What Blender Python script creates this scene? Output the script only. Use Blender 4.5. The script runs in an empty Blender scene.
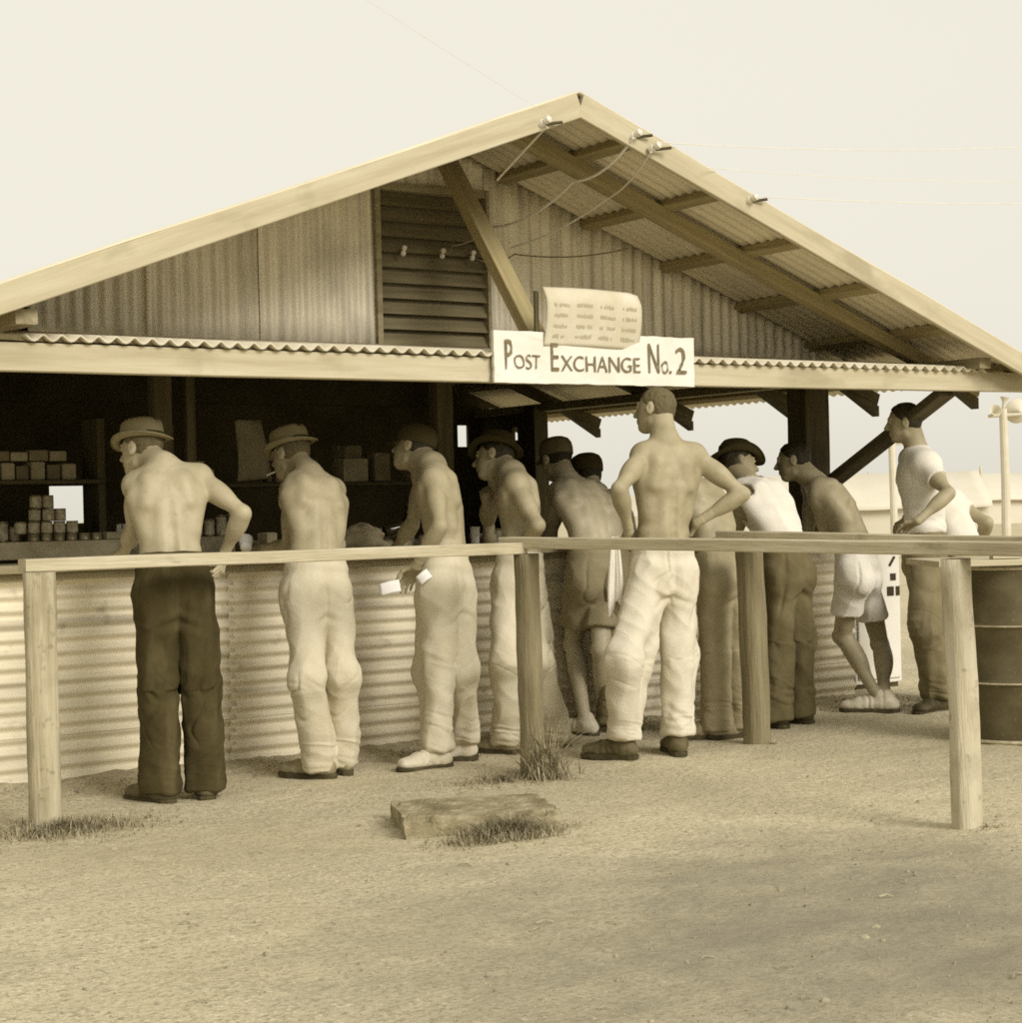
import bpy, math, random
import numpy as np
from mathutils import Vector, Matrix, noise as mnoise
random.seed(7); rng = np.random.default_rng(7)
R = math.radians
sc = bpy.context.scene
COL = sc.collection

# ------------------------------------------------------------ colours (the print is sepia: hue follows lightness)
def sep(g, a=1.0):
    """sepia colour whose green channel is g (linear)"""
    ks = [0.0, .02, .06, .15, .45, .75, 1.0]
    rr = [1.36, 1.32, 1.25, 1.20, 1.125, 1.03, 1.0]
    bb = [.30, .35, .43, .54, .69, .93, .99]
    return (float(g*np.interp(g, ks, rr)), float(g*np.interp(g, ks, bb)), 0)[:1] + (g, float(g*np.interp(g, ks, bb)), a)

def warm(g, hue=.3, a=1.0):
    """as bright as g but with the browner hue the print gives a mid tone"""
    c = sep(hue); return (min(.95, g*c[0]/hue), g, g*c[2]/hue, a)

def new_mat(name):
    m = bpy.data.materials.new(name); m.use_nodes = True
    nt = m.node_tree; nt.nodes.clear()
    out = nt.nodes.new('ShaderNodeOutputMaterial'); b = nt.nodes.new('ShaderNodeBsdfPrincipled')
    nt.links.new(b.outputs[0], out.inputs[0])
    return m, nt, b

def mat(name, stops, scale=(6, 6, 6), detail=8, rough=.85, bump=.15, bdist=.01, bscale=None, metal=0, dist=0.0,
        layers=(), spec=.3, coord='Object', rr=.6, hue=None):
    """noise ramp base colour. stops: list of (pos, green level). layers: extra (scale3, lo, hi, green, strength)"""
    m, nt, b = new_mat(name); N = nt.nodes.new; L = nt.links.new
    tc = N('ShaderNodeTexCoord')
    mp = N('ShaderNodeMapping'); mp.inputs['Scale'].default_value = scale; L(tc.outputs[coord], mp.inputs[0])
    oi = N('ShaderNodeObjectInfo'); ad = N('ShaderNodeVectorMath'); ad.operation = 'ADD'
    ml = N('ShaderNodeMath'); ml.operation = 'MULTIPLY'; ml.inputs[1].default_value = 37.0; L(oi.outputs['Random'], ml.inputs[0])
    L(mp.outputs[0], ad.inputs[0]); L(ml.outputs[0], ad.inputs[1])
    n = N('ShaderNodeTexNoise'); n.inputs['Scale'].default_value = 1; n.inputs['Detail'].default_value = detail
    n.inputs['Roughness'].default_value = rr; n.inputs['Distortion'].default_value = dist
    L(ad.outputs[0], n.inputs['Vector'])
    r = N('ShaderNodeValToRGB'); L(n.outputs['Fac'], r.inputs[0])
    e = r.color_ramp.elements
    while len(e) < len(stops): e.new(.5)
    for i, (p, g) in enumerate(stops): e[i].position = p; e[i].color = sep(g) if hue is None else warm(g, hue)
    colr = r.outputs[0]
    for (s3, lo, hi, g, st) in layers:
        mp2 = N('ShaderNodeMapping'); mp2.inputs['Scale'].default_value = s3; L(tc.outputs[coord], mp2.inputs[0])
        ad2 = N('ShaderNodeVectorMath'); ad2.operation = 'ADD'; L(mp2.outputs[0], ad2.inputs[0]); L(ml.outputs[0], ad2.inputs[1])
        n2 = N('ShaderNodeTexNoise'); n2.inputs['Scale'].default_value = 1; n2.inputs['Detail'].default_value = 6
        L(ad2.outputs[0], n2.inputs['Vector'])
        mr = N('ShaderNodeMapRange'); mr.inputs[1].default_value = lo; mr.inputs[2].default_value = hi; mr.inputs[4].default_value = st
        L(n2.outputs['Fac'], mr.inputs[0])
        mx = N('ShaderNodeMix'); mx.data_type = 'RGBA'; L(mr.outputs[0], mx.inputs[0]); L(colr, mx.inputs[6]); mx.inputs[7].default_value = sep(g) if hue is None else warm(g, hue)
        colr = mx.outputs[2]
    L(colr, b.inputs['Base Color'])
    b.inputs['Roughness'].default_value = rough; b.inputs['Metallic'].default_value = metal
    b.inputs['Specular IOR Level'].default_value = spec
    if bump:
        n3 = N('ShaderNodeTexNoise'); n3.inputs['Detail'].default_value = 9; n3.inputs['Scale'].default_value = 1
        mp3 = N('ShaderNodeMapping'); mp3.inputs['Scale'].default_value = bscale or tuple(4*x for x in scale)
        L(tc.outputs[coord], mp3.inputs[0]); L(mp3.outputs[0], n3.inputs['Vector'])
        bp = N('ShaderNodeBump'); bp.inputs['Strength'].default_value = bump; bp.inputs['Distance'].default_value = bdist
        L(n3.outputs['Fac'], bp.inputs['Height']); L(bp.outputs[0], b.inputs['Normal'])
    return m

M = {}
M['skin'] = mat('skin', [(.3, .25), (.55, .31), (.75, .37)], (9, 9, 9), bump=.3, bdist=.006, bscale=(38, 38, 38), rough=.55, layers=[((4, 4, 3), .5, .72, .19, .5), ((60, 60, 60), .62, .7, .16, .35)])
M['skin_tan'] = mat('tanned_skin', [(.3, .33), (.55, .40), (.75, .47)], (7, 7, 7), bump=.12, bdist=.004, bscale=(60, 60, 60), rough=.5)
M['skin_pale'] = mat('pale_skin', [(.3, .31), (.55, .37), (.75, .42)], (9, 9, 9), bump=.3, bdist=.006, bscale=(38, 38, 38), rough=.55, layers=[((4, 4, 3), .5, .72, .26, .5), ((60, 60, 60), .62, .7, .2, .35)])
def cloth(name, g, var=.18, layers=()):
    return mat(name, [(.3, g*(1-var)), (.55, g), (.78, min(.85, g*(1+var)))], (9, 9, 7), bump=.5, bdist=.004, bscale=(95, 95, 95), rough=.95, spec=.1, layers=layers)
M['khaki_pale'] = cloth('pale_khaki_cloth', .50, .10)
M['khaki_white'] = cloth('bleached_cloth', .56, .09)
M['shorts_grey'] = cloth('grey_shorts_cloth', .26, .15)
M['khaki'] = cloth('khaki_cloth', .30, .15)
M['drab'] = cloth('drab_cloth', .18, .22)
M['dark_cloth'] = cloth('dark_cloth', .052, .3, layers=[((12, 12, 3), .52, .7, .10, .5)])
M['brown_cloth'] = cloth('brown_cloth', .12, .25)
M['white_cloth'] = cloth('white_cloth', .66, .06)
M['hat_khaki'] = cloth('khaki_hat_cloth', .24, .15)
M['hat_dark'] = cloth('dark_hat_felt', .05, .2)
M['hat_mid'] = cloth('olive_hat_cloth', .12, .2)
M['hair'] = mat('dark_hair', [(.3, .012), (.7, .035)], (60, 60, 25), bump=.6, bdist=.004, rough=.6)
M['hair_crew'] = mat('cropped_hair', [(.3, .07), (.7, .13)], (90, 90, 60), bump=.6, bdist=.003, rough=.8)
M['boot'] = mat('worn_boot_leather', [(.3, .06), (.6, .11), (.8, .2)], (18, 18, 18), bump=.4, bdist=.003, rough=.7)
M['boot_dark'] = mat('dark_boot_leather', [(.3, .03), (.6, .06), (.8, .1)], (18, 18, 18), bump=.4, bdist=.003, rough=.6)
M['shoe_white'] = mat('white_canvas_shoe', [(.3, .42), (.6, .55), (.8, .65)], (18, 18, 18), bump=.3, bdist=.003, rough=.9)
M['shoe_tan'] = mat('tan_shoe_leather', [(.3, .16), (.6, .25), (.8, .36)], (18, 18, 18), bump=.3, bdist=.003, rough=.7)
M['sole'] = mat('shoe_sole', [(.3, .03), (.7, .07)], (20, 20, 20), bump=.2)
M['belt'] = mat('webbing_belt', [(.3, .10), (.7, .17)], (60, 60, 60), bump=.3, bdist=.002)
M['eye'] = mat('eye', [(.4, .25), (.6, .3)], bump=0, rough=.2)
# timber: object X runs along the board
M['wood_pale'] = mat('pale_painted_board', [(.25, .34), (.5, .42), (.75, .49)], (1.6, 22, 22), bump=.5, bdist=.004, layers=[((3, 6, 6), .58, .75, .24, .6), ((.7, 3, 9), .55, .8, .3, .4)])
M['wood_rail'] = mat('bare_rail_timber', [(.25, .32), (.5, .42), (.75, .52)], (1.8, 30, 30), bump=.8, bdist=.006, layers=[((5, 12, 12), .58, .72, .16, .7), ((1, 5, 5), .5, .8, .5, .3), ((2.2, 3, 3), .52, .7, .22, .5)])
M['wood_post'] = mat('weathered_post', [(.25, .24), (.5, .36), (.75, .46)], (2.2, 28, 28), bump=.9, bdist=.008, layers=[((1.2, 14, 14), .56, .7, .12, .7), ((5, 7, 7), .5, .72, .20, .6), ((22, 22, 22), .6, .7, .12, .5)])
M['wood_post_dark'] = mat('dark_weathered_post', [(.25, .12), (.5, .19), (.75, .27)], (2.2, 28, 28), bump=.9, bdist=.008, layers=[((1.2, 16, 16), .55, .7, .07, .7), ((2, 9, 9), .55, .75, .33, .5)])
M['wood_post_pale'] = mat('bleached_post', [(.25, .36), (.5, .46), (.75, .54)], (2.2, 28, 28), bump=.9, bdist=.007, layers=[((1.2, 14, 14), .56, .75, .22, .6), ((5, 7, 7), .52, .72, .22, .6), ((22, 22, 22), .6, .7, .16, .5)])
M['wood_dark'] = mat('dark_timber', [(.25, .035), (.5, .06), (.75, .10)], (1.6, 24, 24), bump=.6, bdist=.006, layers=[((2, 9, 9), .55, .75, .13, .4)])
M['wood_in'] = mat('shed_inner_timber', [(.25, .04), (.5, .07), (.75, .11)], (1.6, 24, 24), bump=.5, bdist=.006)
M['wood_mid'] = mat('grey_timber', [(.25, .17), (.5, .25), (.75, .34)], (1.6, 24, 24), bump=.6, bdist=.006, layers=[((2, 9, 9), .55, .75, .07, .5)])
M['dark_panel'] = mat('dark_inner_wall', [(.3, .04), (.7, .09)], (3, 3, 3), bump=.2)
M['iron_front'] = mat('galvanised_iron_front', [(.25, .58), (.5, .68), (.75, .75)], (1.3, 3, 5), rough=.6, hue=.5, bump=.15, bdist=.003, bscale=(30, 30, 30),
                      layers=[((.5, 3, 14), .56, .75, .22, .55), ((9, 9, 9), .62, .75, .2, .45), ((1.1, 2, 1.4), .55, .72, .28, .4)])
M['iron_gable'] = mat('galvanised_iron_gable', [(.25, .62), (.5, .78), (.75, .90)], (13, 3, .9), rough=.6, hue=.58, metal=.2, bump=.2, bdist=.003, bscale=(30, 30, 30),
                      layers=[((16, 3, .5), .54, .70, .28, .6), ((3, 3, 2.2), .52, .72, .32, .45), ((30, 3, 1.2), .6, .75, .85, .6)])
M['iron_roof'] = mat('galvanised_iron_roof', [(.25, .55), (.5, .64), (.75, .72)], (2, 2, 2), hue=.5, metal=.2, rough=.6, bump=.2, bdist=.004, bscale=(40, 40, 40))
M['iron_awning'] = mat('awning_iron', [(.25, .42), (.5, .52), (.75, .6)], (5, 5, 5), rough=.6, bump=.15, bdist=.003, layers=[((10, 4, 4), .55, .7, .3, .5)])
M['wood_soffit'] = mat('soffit_timber', [(.25, .19), (.5, .26), (.75, .33)], (1.6, 24, 24), bump=.6, bdist=.006, hue=.12, layers=[((2, 9, 9), .55, .75, .32, .4)])
M['louvre'] = mat('dark_louvre_board', [(.25, .10), (.5, .15), (.75, .21)], (2, 24, 24), bump=.6, bdist=.004)
M['porcelain'] = mat('porcelain', [(.4, .6), (.6, .7)], bump=0, rough=.3)
M['wire'] = mat('overhead_wire', [(.4, .16), (.6, .22)], bump=0)
M['wire_pale'] = mat('pale_overhead_wire', [(.4, .6), (.6, .66)], bump=0)
M['sign'] = mat('white_sign_paint', [(.3, .62), (.6, .70), (.8, .75)], (5, 5, 9), bump=.25, bdist=.003, layers=[((4, 4, 22), .6, .75, .45, .4)])
M['ink'] = mat('sign_lettering', [(.3, .10), (.55, .15), (.75, .26)], (30, 30, 30), bump=0)
M['paper'] = mat('yellowed_paper', [(.3, .46), (.6, .54), (.8, .6)], (7, 7, 7), bump=.3, bdist=.003)
M['paper_ink'] = mat('faded_print', [(.3, .38), (.7, .46)], (40, 40, 40), bump=0)
M['paper_dark'] = mat('brown_wrapping_paper', [(.3, .20), (.6, .27), (.8, .33)], (7, 7, 7), bump=.3, bdist=.004)
M['paper_white'] = mat('white_paper', [(.3, .72), (.6, .8)], (7, 7, 7), bump=.1)
M['tin'] = mat('tin_can_metal', [(.3, .10), (.6, .2), (.8, .3)], (40, 40, 12), bump=.1, rough=.4, metal=.3)
M['tin_label'] = mat('tin_can_label', [(.3, .2), (.6, .42), (.8, .6)], (50, 50, 30), bump=.05, rough=.6)
M['carton'] = mat('brown_carton', [(.3, .10), (.6, .17), (.8, .25)], (9, 9, 9), bump=.2)
M['carton_lt'] = mat('pale_carton', [(.3, .22), (.6, .32), (.8, .42)], (9, 9, 9), bump=.2)
M['glass_dark'] = mat('dark_bottle', [(.3, .015), (.7, .03)], bump=0, rough=.1, spec=.6)
M['sack'] = mat('flour_sack', [(.3, .22), (.6, .3), (.8, .38)], (14, 14, 14), bump=.6, bdist=.006, bscale=(120, 120, 120))
M['drum'] = mat('drum_paint', [(.25, .045), (.5, .07), (.75, .11)], (5, 5, 7), rough=.55, bump=.3, bdist=.004, layers=[((3, 3, 6), .5, .8, .14, .4), ((60, 60, 60), .64, .72, .25, .35)])
M['drum_rim'] = mat('worn_drum_rim', [(.25, .22), (.5, .36), (.75, .5)], (14, 14, 14), rough=.5, bump=.3)
M['white_cab'] = mat('white_enamel_cabinet', [(.3, .62), (.6, .7), (.8, .76)], (3, 3, 3), bump=.05, rough=.5)
M['black_paint'] = mat('black_stencil', [(.3, .02), (.7, .04)], bump=0)
M['concrete'] = mat('crumbling_concrete', [(.25, .13), (.5, .24), (.75, .40)], (12, 12, 12), bump=.9, bdist=.012, bscale=(45, 45, 45), layers=[((5, 5, 20), .55, .7, .1, .6)])
M['stone'] = mat('pebble_stone', [(.3, .14), (.5, .28), (.75, .46)], (10, 10, 10), hue=.4, bump=.4, bdist=.004)
M['grass'] = mat('dry_grass', [(.35, .14), (.55, .30), (.7, .50)], (60, 60, 20), bump=0)
M['canvas'] = mat('hazed_tent_canvas', [(.3, .56), (.6, .60), (.8, .64)], (.6, .6, .6), bump=.2)  # canvas kept pale so the far tents look hazed by distance
M['far_pole'] = mat('hazed_far_pole', [(.3, .50), (.7, .6)], (3, 3, 3), bump=.3)  # for the far poles; colour paled to stand in for haze
M['frond'] = mat('distant_palm_frond', [(.3, .45), (.7, .55)], (3, 3, 3), bump=0)
M['hill'] = mat('hazed_dry_hillside', [(.25, .50), (.5, .55), (.75, .60)], (.03, .03, .09), bump=.2, bdist=1.0, bscale=(.3, .3, .3), layers=[((.2, .2, .5), .52, .75, .4, .4)])  # dry slope colour with distance haze mixed into its paleness

# ------------------------------------------------------------ object helpers
def tag(o, label=None, cat=None, group=None, kind=None):
    if label: o['label'] = label
    if cat: o['category'] = cat
    if group: o['group'] = group
    if kind: o['kind'] = kind
    return o

def link(name, me, m=None, parent=None, base=None, matw=None):
    o = bpy.data.objects.new(name, me); COL.objects.link(o)
    if m is not None and me is not None and hasattr(me, 'materials'): me.materials.append(m)
    mw = matw if matw is not None else (Matrix.Translation(base) if base is not None else Matrix.Identity(4))
    if parent is not None:
        o.parent = parent; o.matrix_basis = WM[parent.name].inverted() @ mw
    else: o.matrix_basis = mw
    WM[o.name] = mw.copy()
    return o
WM = {}

def empty(name, loc, rz=0, parent=None):
    o = link(name, None, parent=parent, matw=Matrix.Translation(loc) @ Matrix.Rotation(rz, 4, 'Z'))
    o.empty_display_size = .1
    return o

def mesh(name, V, F, smooth=False):
    me = bpy.data.meshes.new(name); me.from_pydata([tuple(map(float, v)) for v in V], [], [tuple(f) for f in F]); me.update()
    if smooth: me.polygons.foreach_set('use_smooth', [True]*len(me.polygons))
    return me

class MB:
    def __init__(s): s.V = []; s.F = []
    def add(s, V, F):
        k = len(s.V); s.V += [tuple(v) for v in V]; s.F += [tuple(i+k for i in f) for f in F]; return s
    def box(s, lo, hi):
        x0, y0, z0 = lo; x1, y1, z1 = hi
        return s.add([(x0, y0, z0), (x1, y0, z0), (x1, y1, z0), (x0, y1, z0), (x0, y0, z1), (x1, y0, z1), (x1, y1, z1), (x0, y1, z1)],
                     [(0, 3, 2, 1), (4, 5, 6, 7), (0, 1, 5, 4), (1, 2, 6, 5), (2, 3, 7, 6), (3, 0, 4, 7)])
    def tube(s, pts, r, n=6):
        pts = [Vector(p) for p in pts]; V = []; F = []
        for i, p in enumerate(pts):
            d = (pts[min(i+1, len(pts)-1)]-pts[max(i-1, 0)]).normalized()
            a = d.cross(Vector((0, 0, 1)) if abs(d.z) < .9 else Vector((1, 0, 0))).normalized(); b = d.cross(a)
            rr = r[i] if isinstance(r, (list, tuple)) else r
            for k in range(n):
                t = 2*math.pi*k/n; V.append(p+a*math.cos(t)*rr+b*math.sin(t)*rr)
        for i in range(len(pts)-1):
            for k in range(n): F.append((i*n+k, i*n+(k+1) % n, (i+1)*n+(k+1) % n, (i+1)*n+k))
        F.append(tuple(range(n))[::-1]); F.append(tuple((len(pts)-1)*n+k for k in range(n)))
        return s.add(V, F)
    def lathe(s, prof, n=24, c=(0, 0, 0)):
        V = []; F = []
        for (r, z) in prof:
            for k in range(n):
                t = 2*math.pi*k/n; V.append((c[0]+r*math.cos(t), c[1]+r*math.sin(t), c[2]+z))
        for i in range(len(prof)-1):
            for k in range(n): F.append((i*n+k, i*n+(k+1) % n, (i+1)*n+(k+1) % n, (i+1)*n+k))
        F.append(tuple(range(n))[::-1]); F.append(tuple((len(prof)-1)*n+k for k in range(n)))
        return s.add(V, F)
    def build(s, name, m, parent=None, base=(0, 0, 0), matw=None, smooth=False, world=True):
        if matw is None:
            V = [(v[0]-base[0], v[1]-base[1], v[2]-base[2]) for v in s.V] if world else s.V
            o = link(name, mesh(name, V, s.F, smooth), m, parent, base=Vector(base))
        else: o = link(name, mesh(name, s.V, s.F, smooth), m, parent, matw=matw)
        return o

def beam(name, a, b, w, h, m, parent=None, upv=(0, 0, 1), rough=.0, seg=None, bevel=.004):
    """a squared timber from a to b; local X runs along it; w across, h along 'up'"""
    a = Vector(a); b = Vector(b); d = b-a; Ln = d.length; x = d.normalized()
    y = Vector(upv).cross(x)
    if y.length < 1e-4: y = Vector((1, 0, 0)).cross(x)
    y.normalize(); z = x.cross(y)
    Mw = Matrix(((x.x, y.x, z.x, a.x), (x.y, y.y, z.y, a.y), (x.z, y.z, z.z, a.z), (0, 0, 0, 1)))
    n = seg or (max(2, int(Ln/.06)) if rough else 1)
    c = bevel if rough < .08 else .022
    prof = [(-w/2+c, -h/2), (w/2-c, -h/2), (w/2, -h/2+c), (w/2, h/2-c), (w/2-c, h/2), (-w/2+c, h/2), (-w/2, h/2-c), (-w/2, -h/2+c)]
    if rough:
        pp = []
        for i in range(8):
            p, q = prof[i], prof[(i+1) % 8]; pp.append(p)
            if i % 2 == 0 or True:
                if math.hypot(q[0]-p[0], q[1]-p[1]) > .02:
                    for t in (.33, .66): pp.append((p[0]+(q[0]-p[0])*t, p[1]+(q[1]-p[1])*t))
        prof = pp
    V = []; F = []; K = len(prof); sd = random.random()*50
    for i in range(n+1):
        t = Ln*i/n
        for (u, v) in prof:
            if rough:
                q = Vector((t*3+sd, u*14, v*14)); nn = mnoise.noise(q); n2 = mnoise.noise(Vector((t*14, u*60+sd, v*60)))
                f = 1+rough*nn+rough*.3*n2; ox = mnoise.noise(Vector((t*1.3+sd, 0, 0)))*rough*.06; oy = mnoise.noise(Vector((t*1.3, sd, 0)))*rough*.06
                V.append((t, u*f+ox, v*f+oy))
            else: V.append((t, u, v))
    for i in range(n):
        for k in range(K): F.append((i*K+k, i*K+(k+1) % K, (i+1)*K+(k+1) % K, (i+1)*K+k))
    F.append(tuple(range(K))[::-1]); F.append(tuple(n*K+k for k in range(K)))
    return link(name, mesh(name, V, F, rough >= .08), m, parent, matw=Mw)

# ------------------------------------------------------------ camera
f_px = 1850.; CA = R(55.5); ROLL = .024; PIT = 1.5/1850; CH = 1.22
fw0 = Vector((math.cos(CA), math.sin(CA), 0)); r0 = Vector((math.sin(CA), -math.cos(CA), 0)); u0 = Vector((0, 0, 1))
fw = fw0*math.cos(PIT)-u0*math.sin(PIT); upv = u0*math.cos(PIT)+fw0*math.sin(PIT)
rv = r0*math.cos(ROLL)-upv*math.sin(ROLL); uv = upv*math.cos(ROLL)+r0*math.sin(ROLL)
cam = bpy.data.cameras.new('camera'); co = bpy.data.objects.new('camera', cam); COL.objects.link(co); sc.camera = co
co.matrix_world = Matrix(((rv.x, uv.x, -fw.x, 0), (rv.y, uv.y, -fw.y, 0), (rv.z, uv.z, -fw.z, CH), (0, 0, 0, 1)))
cam.sensor_fit = 'HORIZONTAL'; cam.sensor_width = 36; cam.lens = f_px/1022*36; cam.clip_end = 3000; cam.clip_start = .05

# ------------------------------------------------------------ light
SE = 30; SAZ = Vector((.12, -1, 0)).normalized()      # the sun stands behind the photographer, high, in haze
sdir = SAZ*math.cos(R(SE))+Vector((0, 0, math.sin(R(SE))))
sl = bpy.data.lights.new('sun', 'SUN'); sl.energy = 2.9; sl.angle = R(28); sl.color = (1, .955, .90)
so = bpy.data.objects.new('sun', sl); COL.objects.link(so); so.rotation_euler = sdir.to_track_quat('Z', 'Y').to_euler()
w = bpy.data.worlds.new('World'); sc.world = w; w.use_nodes = True; nt = w.node_tree; nt.nodes.clear(); N = nt.nodes.new; L = nt.links.new
out = N('ShaderNodeOutputWorld'); bg = N('ShaderNodeBackground'); sky = N('ShaderNodeTexSky'); sky.sky_type = 'NISHITA'; sky.sun_disc = False
sky.sun_elevation = R(SE); sky.sun_rotation = math.atan2(SAZ.x, SAZ.y); sky.air_density = 2.0; sky.dust_density = 6.0; sky.ozone_density = 1
bw = N('ShaderNodeRGBToBW'); L(sky.outputs[0], bw.inputs[0])
pw = N('ShaderNodeMath'); pw.operation = 'POWER'; pw.inputs[1].default_value = .05; L(bw.outputs[0], pw.inputs[0])   # thin overcast evens the sky out
tc = N('ShaderNodeTexCoord'); mpn = N('ShaderNodeMapping'); mpn.inputs['Scale'].default_value = (1.2, 1.2, 3.5); L(tc.outputs['Generated'], mpn.inputs[0])
nz = N('ShaderNodeTexNoise'); nz.inputs['Scale'].default_value = 1.3; nz.inputs['Detail'].default_value = 4; L(mpn.outputs[0], nz.inputs['Vector'])
mr = N('ShaderNodeMapRange'); mr.inputs[3].default_value = .97; mr.inputs[4].default_value = 1.03; L(nz.outputs['Fac'], mr.inputs[0])
mm = N('ShaderNodeMath'); mm.operation = 'MULTIPLY'; L(pw.outputs[0], mm.inputs[0]); L(mr.outputs[0], mm.inputs[1])
cr = N('ShaderNodeMix'); cr.data_type = 'RGBA'; cr.inputs[0].default_value = 1; cr.blend_type = 'MULTIPLY'
cr.inputs[6].default_value = (.84, .805, .695, 1); L(mm.outputs[0], cr.inputs[7])
L(cr.outputs[2], bg.inputs[0]); bg.inputs[1].default_value = .94; L(bg.outputs[0], out.inputs[0])
sc.view_settings.view_transform = 'Standard'; sc.view_settings.look = 'None'; sc.view_settings.exposure = .07; sc.view_settings.gamma = 1
sc.cycles.max_bounces = 6; sc.cycles.diffuse_bounces = 4
sc.cycles.use_denoising = False; sc.cycles.filter_width = 1.7
# ============================================================ GROUND
def gh(x, y):
    """ground height"""
    z = .014*mnoise.noise(Vector((x*2.1, y*2.1, 3)))+.006*mnoise.noise(Vector((x*6, y*6, 9)))+.003*mnoise.noise(Vector((x*13, y*13, 1)))
    # crumbly bank thrown up along the foot of the counter
    d = y-7.95-.10*mnoise.noise(Vector((x*1.7, 0, 5)))
    if 0 < d < 1.0 and x < 8.3: z += (.045*min(1, d/.35))*(.6+.5*mnoise.noise(Vector((x*3, y*3, 7)))) + .014*mnoise.noise(Vector((x*16, y*16, 2)))
    return z
def axis(a, b, st, far):
    v = list(np.arange(a, b+1e-6, st)); k = st; x = b
    while x < far: k *= 1.35; x += k; v.append(x)
    k = st; x = a; pre = []
    while x > -far: k *= 1.35; x -= k; pre.append(x)
    return pre[::-1]+v
gx = axis(1.0, 9.2, .03, 1200); gy = axis(2.6, 8.9, .03, 1200)
V = []; nx, ny = len(gx), len(gy)
for y in gy:
    for x in gx:
        near = -2 < x < 14 and -2 < y < 14
        V.append((x, y, gh(x, y) if near else 0))
F = [(j*nx+i, j*nx+i+1, (j+1)*nx+i+1, (j+1)*nx+i) for j in range(ny-1) for i in range(nx-1)]
m, nt, b = new_mat('bare_dirt'); N = nt.nodes.new; L = nt.links.new
tc = N('ShaderNodeTexCoord')
def nse(s, d=8, rr=.6, v=None):
    n = N('ShaderNodeTexNoise'); n.inputs['Scale'].default_value = s; n.inputs['Detail'].default_value = d; n.inputs['Roughness'].default_value = rr
    L(v or tc.outputs['Object'], n.inputs['Vector']); return n.outputs['Fac']
def ramp(src, st):
    r = N('ShaderNodeValToRGB'); L(src, r.inputs[0]); e = r.color_ramp.elements
    while len(e) < len(st): e.new(.5)
    for i, (p, g) in enumerate(st): e[i].position = p; e[i].color = sep(g)
    return r.outputs[0]
def mixc(f, a, c, mode='MIX'):
    x = N('ShaderNodeMix'); x.data_type = 'RGBA'; x.blend_type = mode
    for s_, i in ((f, 0), (a, 6), (c, 7)):
        if isinstance(s_, (int, float)): x.inputs[i].default_value = s_
        elif isinstance(s_, tuple): x.inputs[i].default_value = s_
        else: L(s_, x.inputs[i])
    return x.outputs[2]
def rng_(src, a, c, lo=0, hi=1):
    x = N('ShaderNodeMapRange'); x.inputs[1].default_value = a; x.inputs[2].default_value = c; x.inputs[3].default_value = lo; x.inputs[4].default_value = hi; L(src, x.inputs[0]); return x.outputs[0]
def rampw(src, st):
    o_ = ramp(src, st); r = o_.node.color_ramp.elements
    for i, (p, g) in enumerate(st): r[i].color = warm(g, .42)
    return o_
mps = N('ShaderNodeMapping'); mps.inputs['Scale'].default_value = (1, 2.4, 1); mps.inputs['Rotation'].default_value = (0, 0, R(34)); L(tc.outputs['Object'], mps.inputs[0]); sv = mps.outputs[0]
c0 = rampw(nse(1.0, 7, .62), [(.3, .41), (.5, .49), (.7, .57)])
c1 = mixc(rng_(nse(17, 9, .75, sv), .49, .67, 0, .62), c0, warm(.22, .3))          # trodden crumbs
c1 = mixc(rng_(nse(46, 6, .7), .50, .64, 0, .75), c1, warm(.20, .3))               # grit
c1 = mixc(rng_(nse(60, 5, .6), .54, .68, 0, .7), c1, warm(.70, .5))               # pale grains
c1 = mixc(rng_(nse(.5, 6, .6), .50, .64, 0, .42), c1, warm(.29, .3))              # damp and thin grass patches
c1 = mixc(rng_(nse(5, 8, .7, sv), .54, .74, 0, .5), c1, warm(.25, .3))
# the trodden, thinly grassed patch in the foreground on the right
sx_ = N('ShaderNodeSeparateXYZ'); L(tc.outputs['Object'], sx_.inputs[0])
def mth(op, a, b_=None):
    q = N('ShaderNodeMath'); q.operation = op
    for i_, v_ in enumerate((a, b_)):
        if v_ is None: continue
        if isinstance(v_, (int, float)): q.inputs[i_].default_value = v_
        else: L(v_, q.inputs[i_])
    return q.outputs[0]
dx_ = mth('DIVIDE', mth('SUBTRACT', sx_.outputs[0], 3.85), 1.45); dy_ = mth('DIVIDE', mth('SUBTRACT', sx_.outputs[1], 3.85), 1.25)
dd_ = mth('ADD', mth('MULTIPLY', dx_, dx_), mth('MULTIPLY', dy_, dy_))
dn_ = mth('ADD', dd_, mth('MULTIPLY', mth('SUBTRACT', nse(2.2, 8, .7), .5), 3.2))
c1 = mixc(rng_(dn_, 1.6, -.2, 0, .85), c1, warm(.21, .5))
L(c1, b.inputs['Base Color']); b.inputs['Roughness'].default_value = .95; b.inputs['Specular IOR Level'].default_value = .1
h1 = nse(22, 10, .75); bp = N('ShaderNodeBump'); bp.inputs['Strength'].default_value = .6; bp.inputs['Distance'].default_value = .02
L(h1, bp.inputs['Height']); L(bp.outputs[0], b.inputs['Normal'])
g = link('ground', mesh('ground', V, F, True), m); tag(g, kind='structure')

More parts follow.
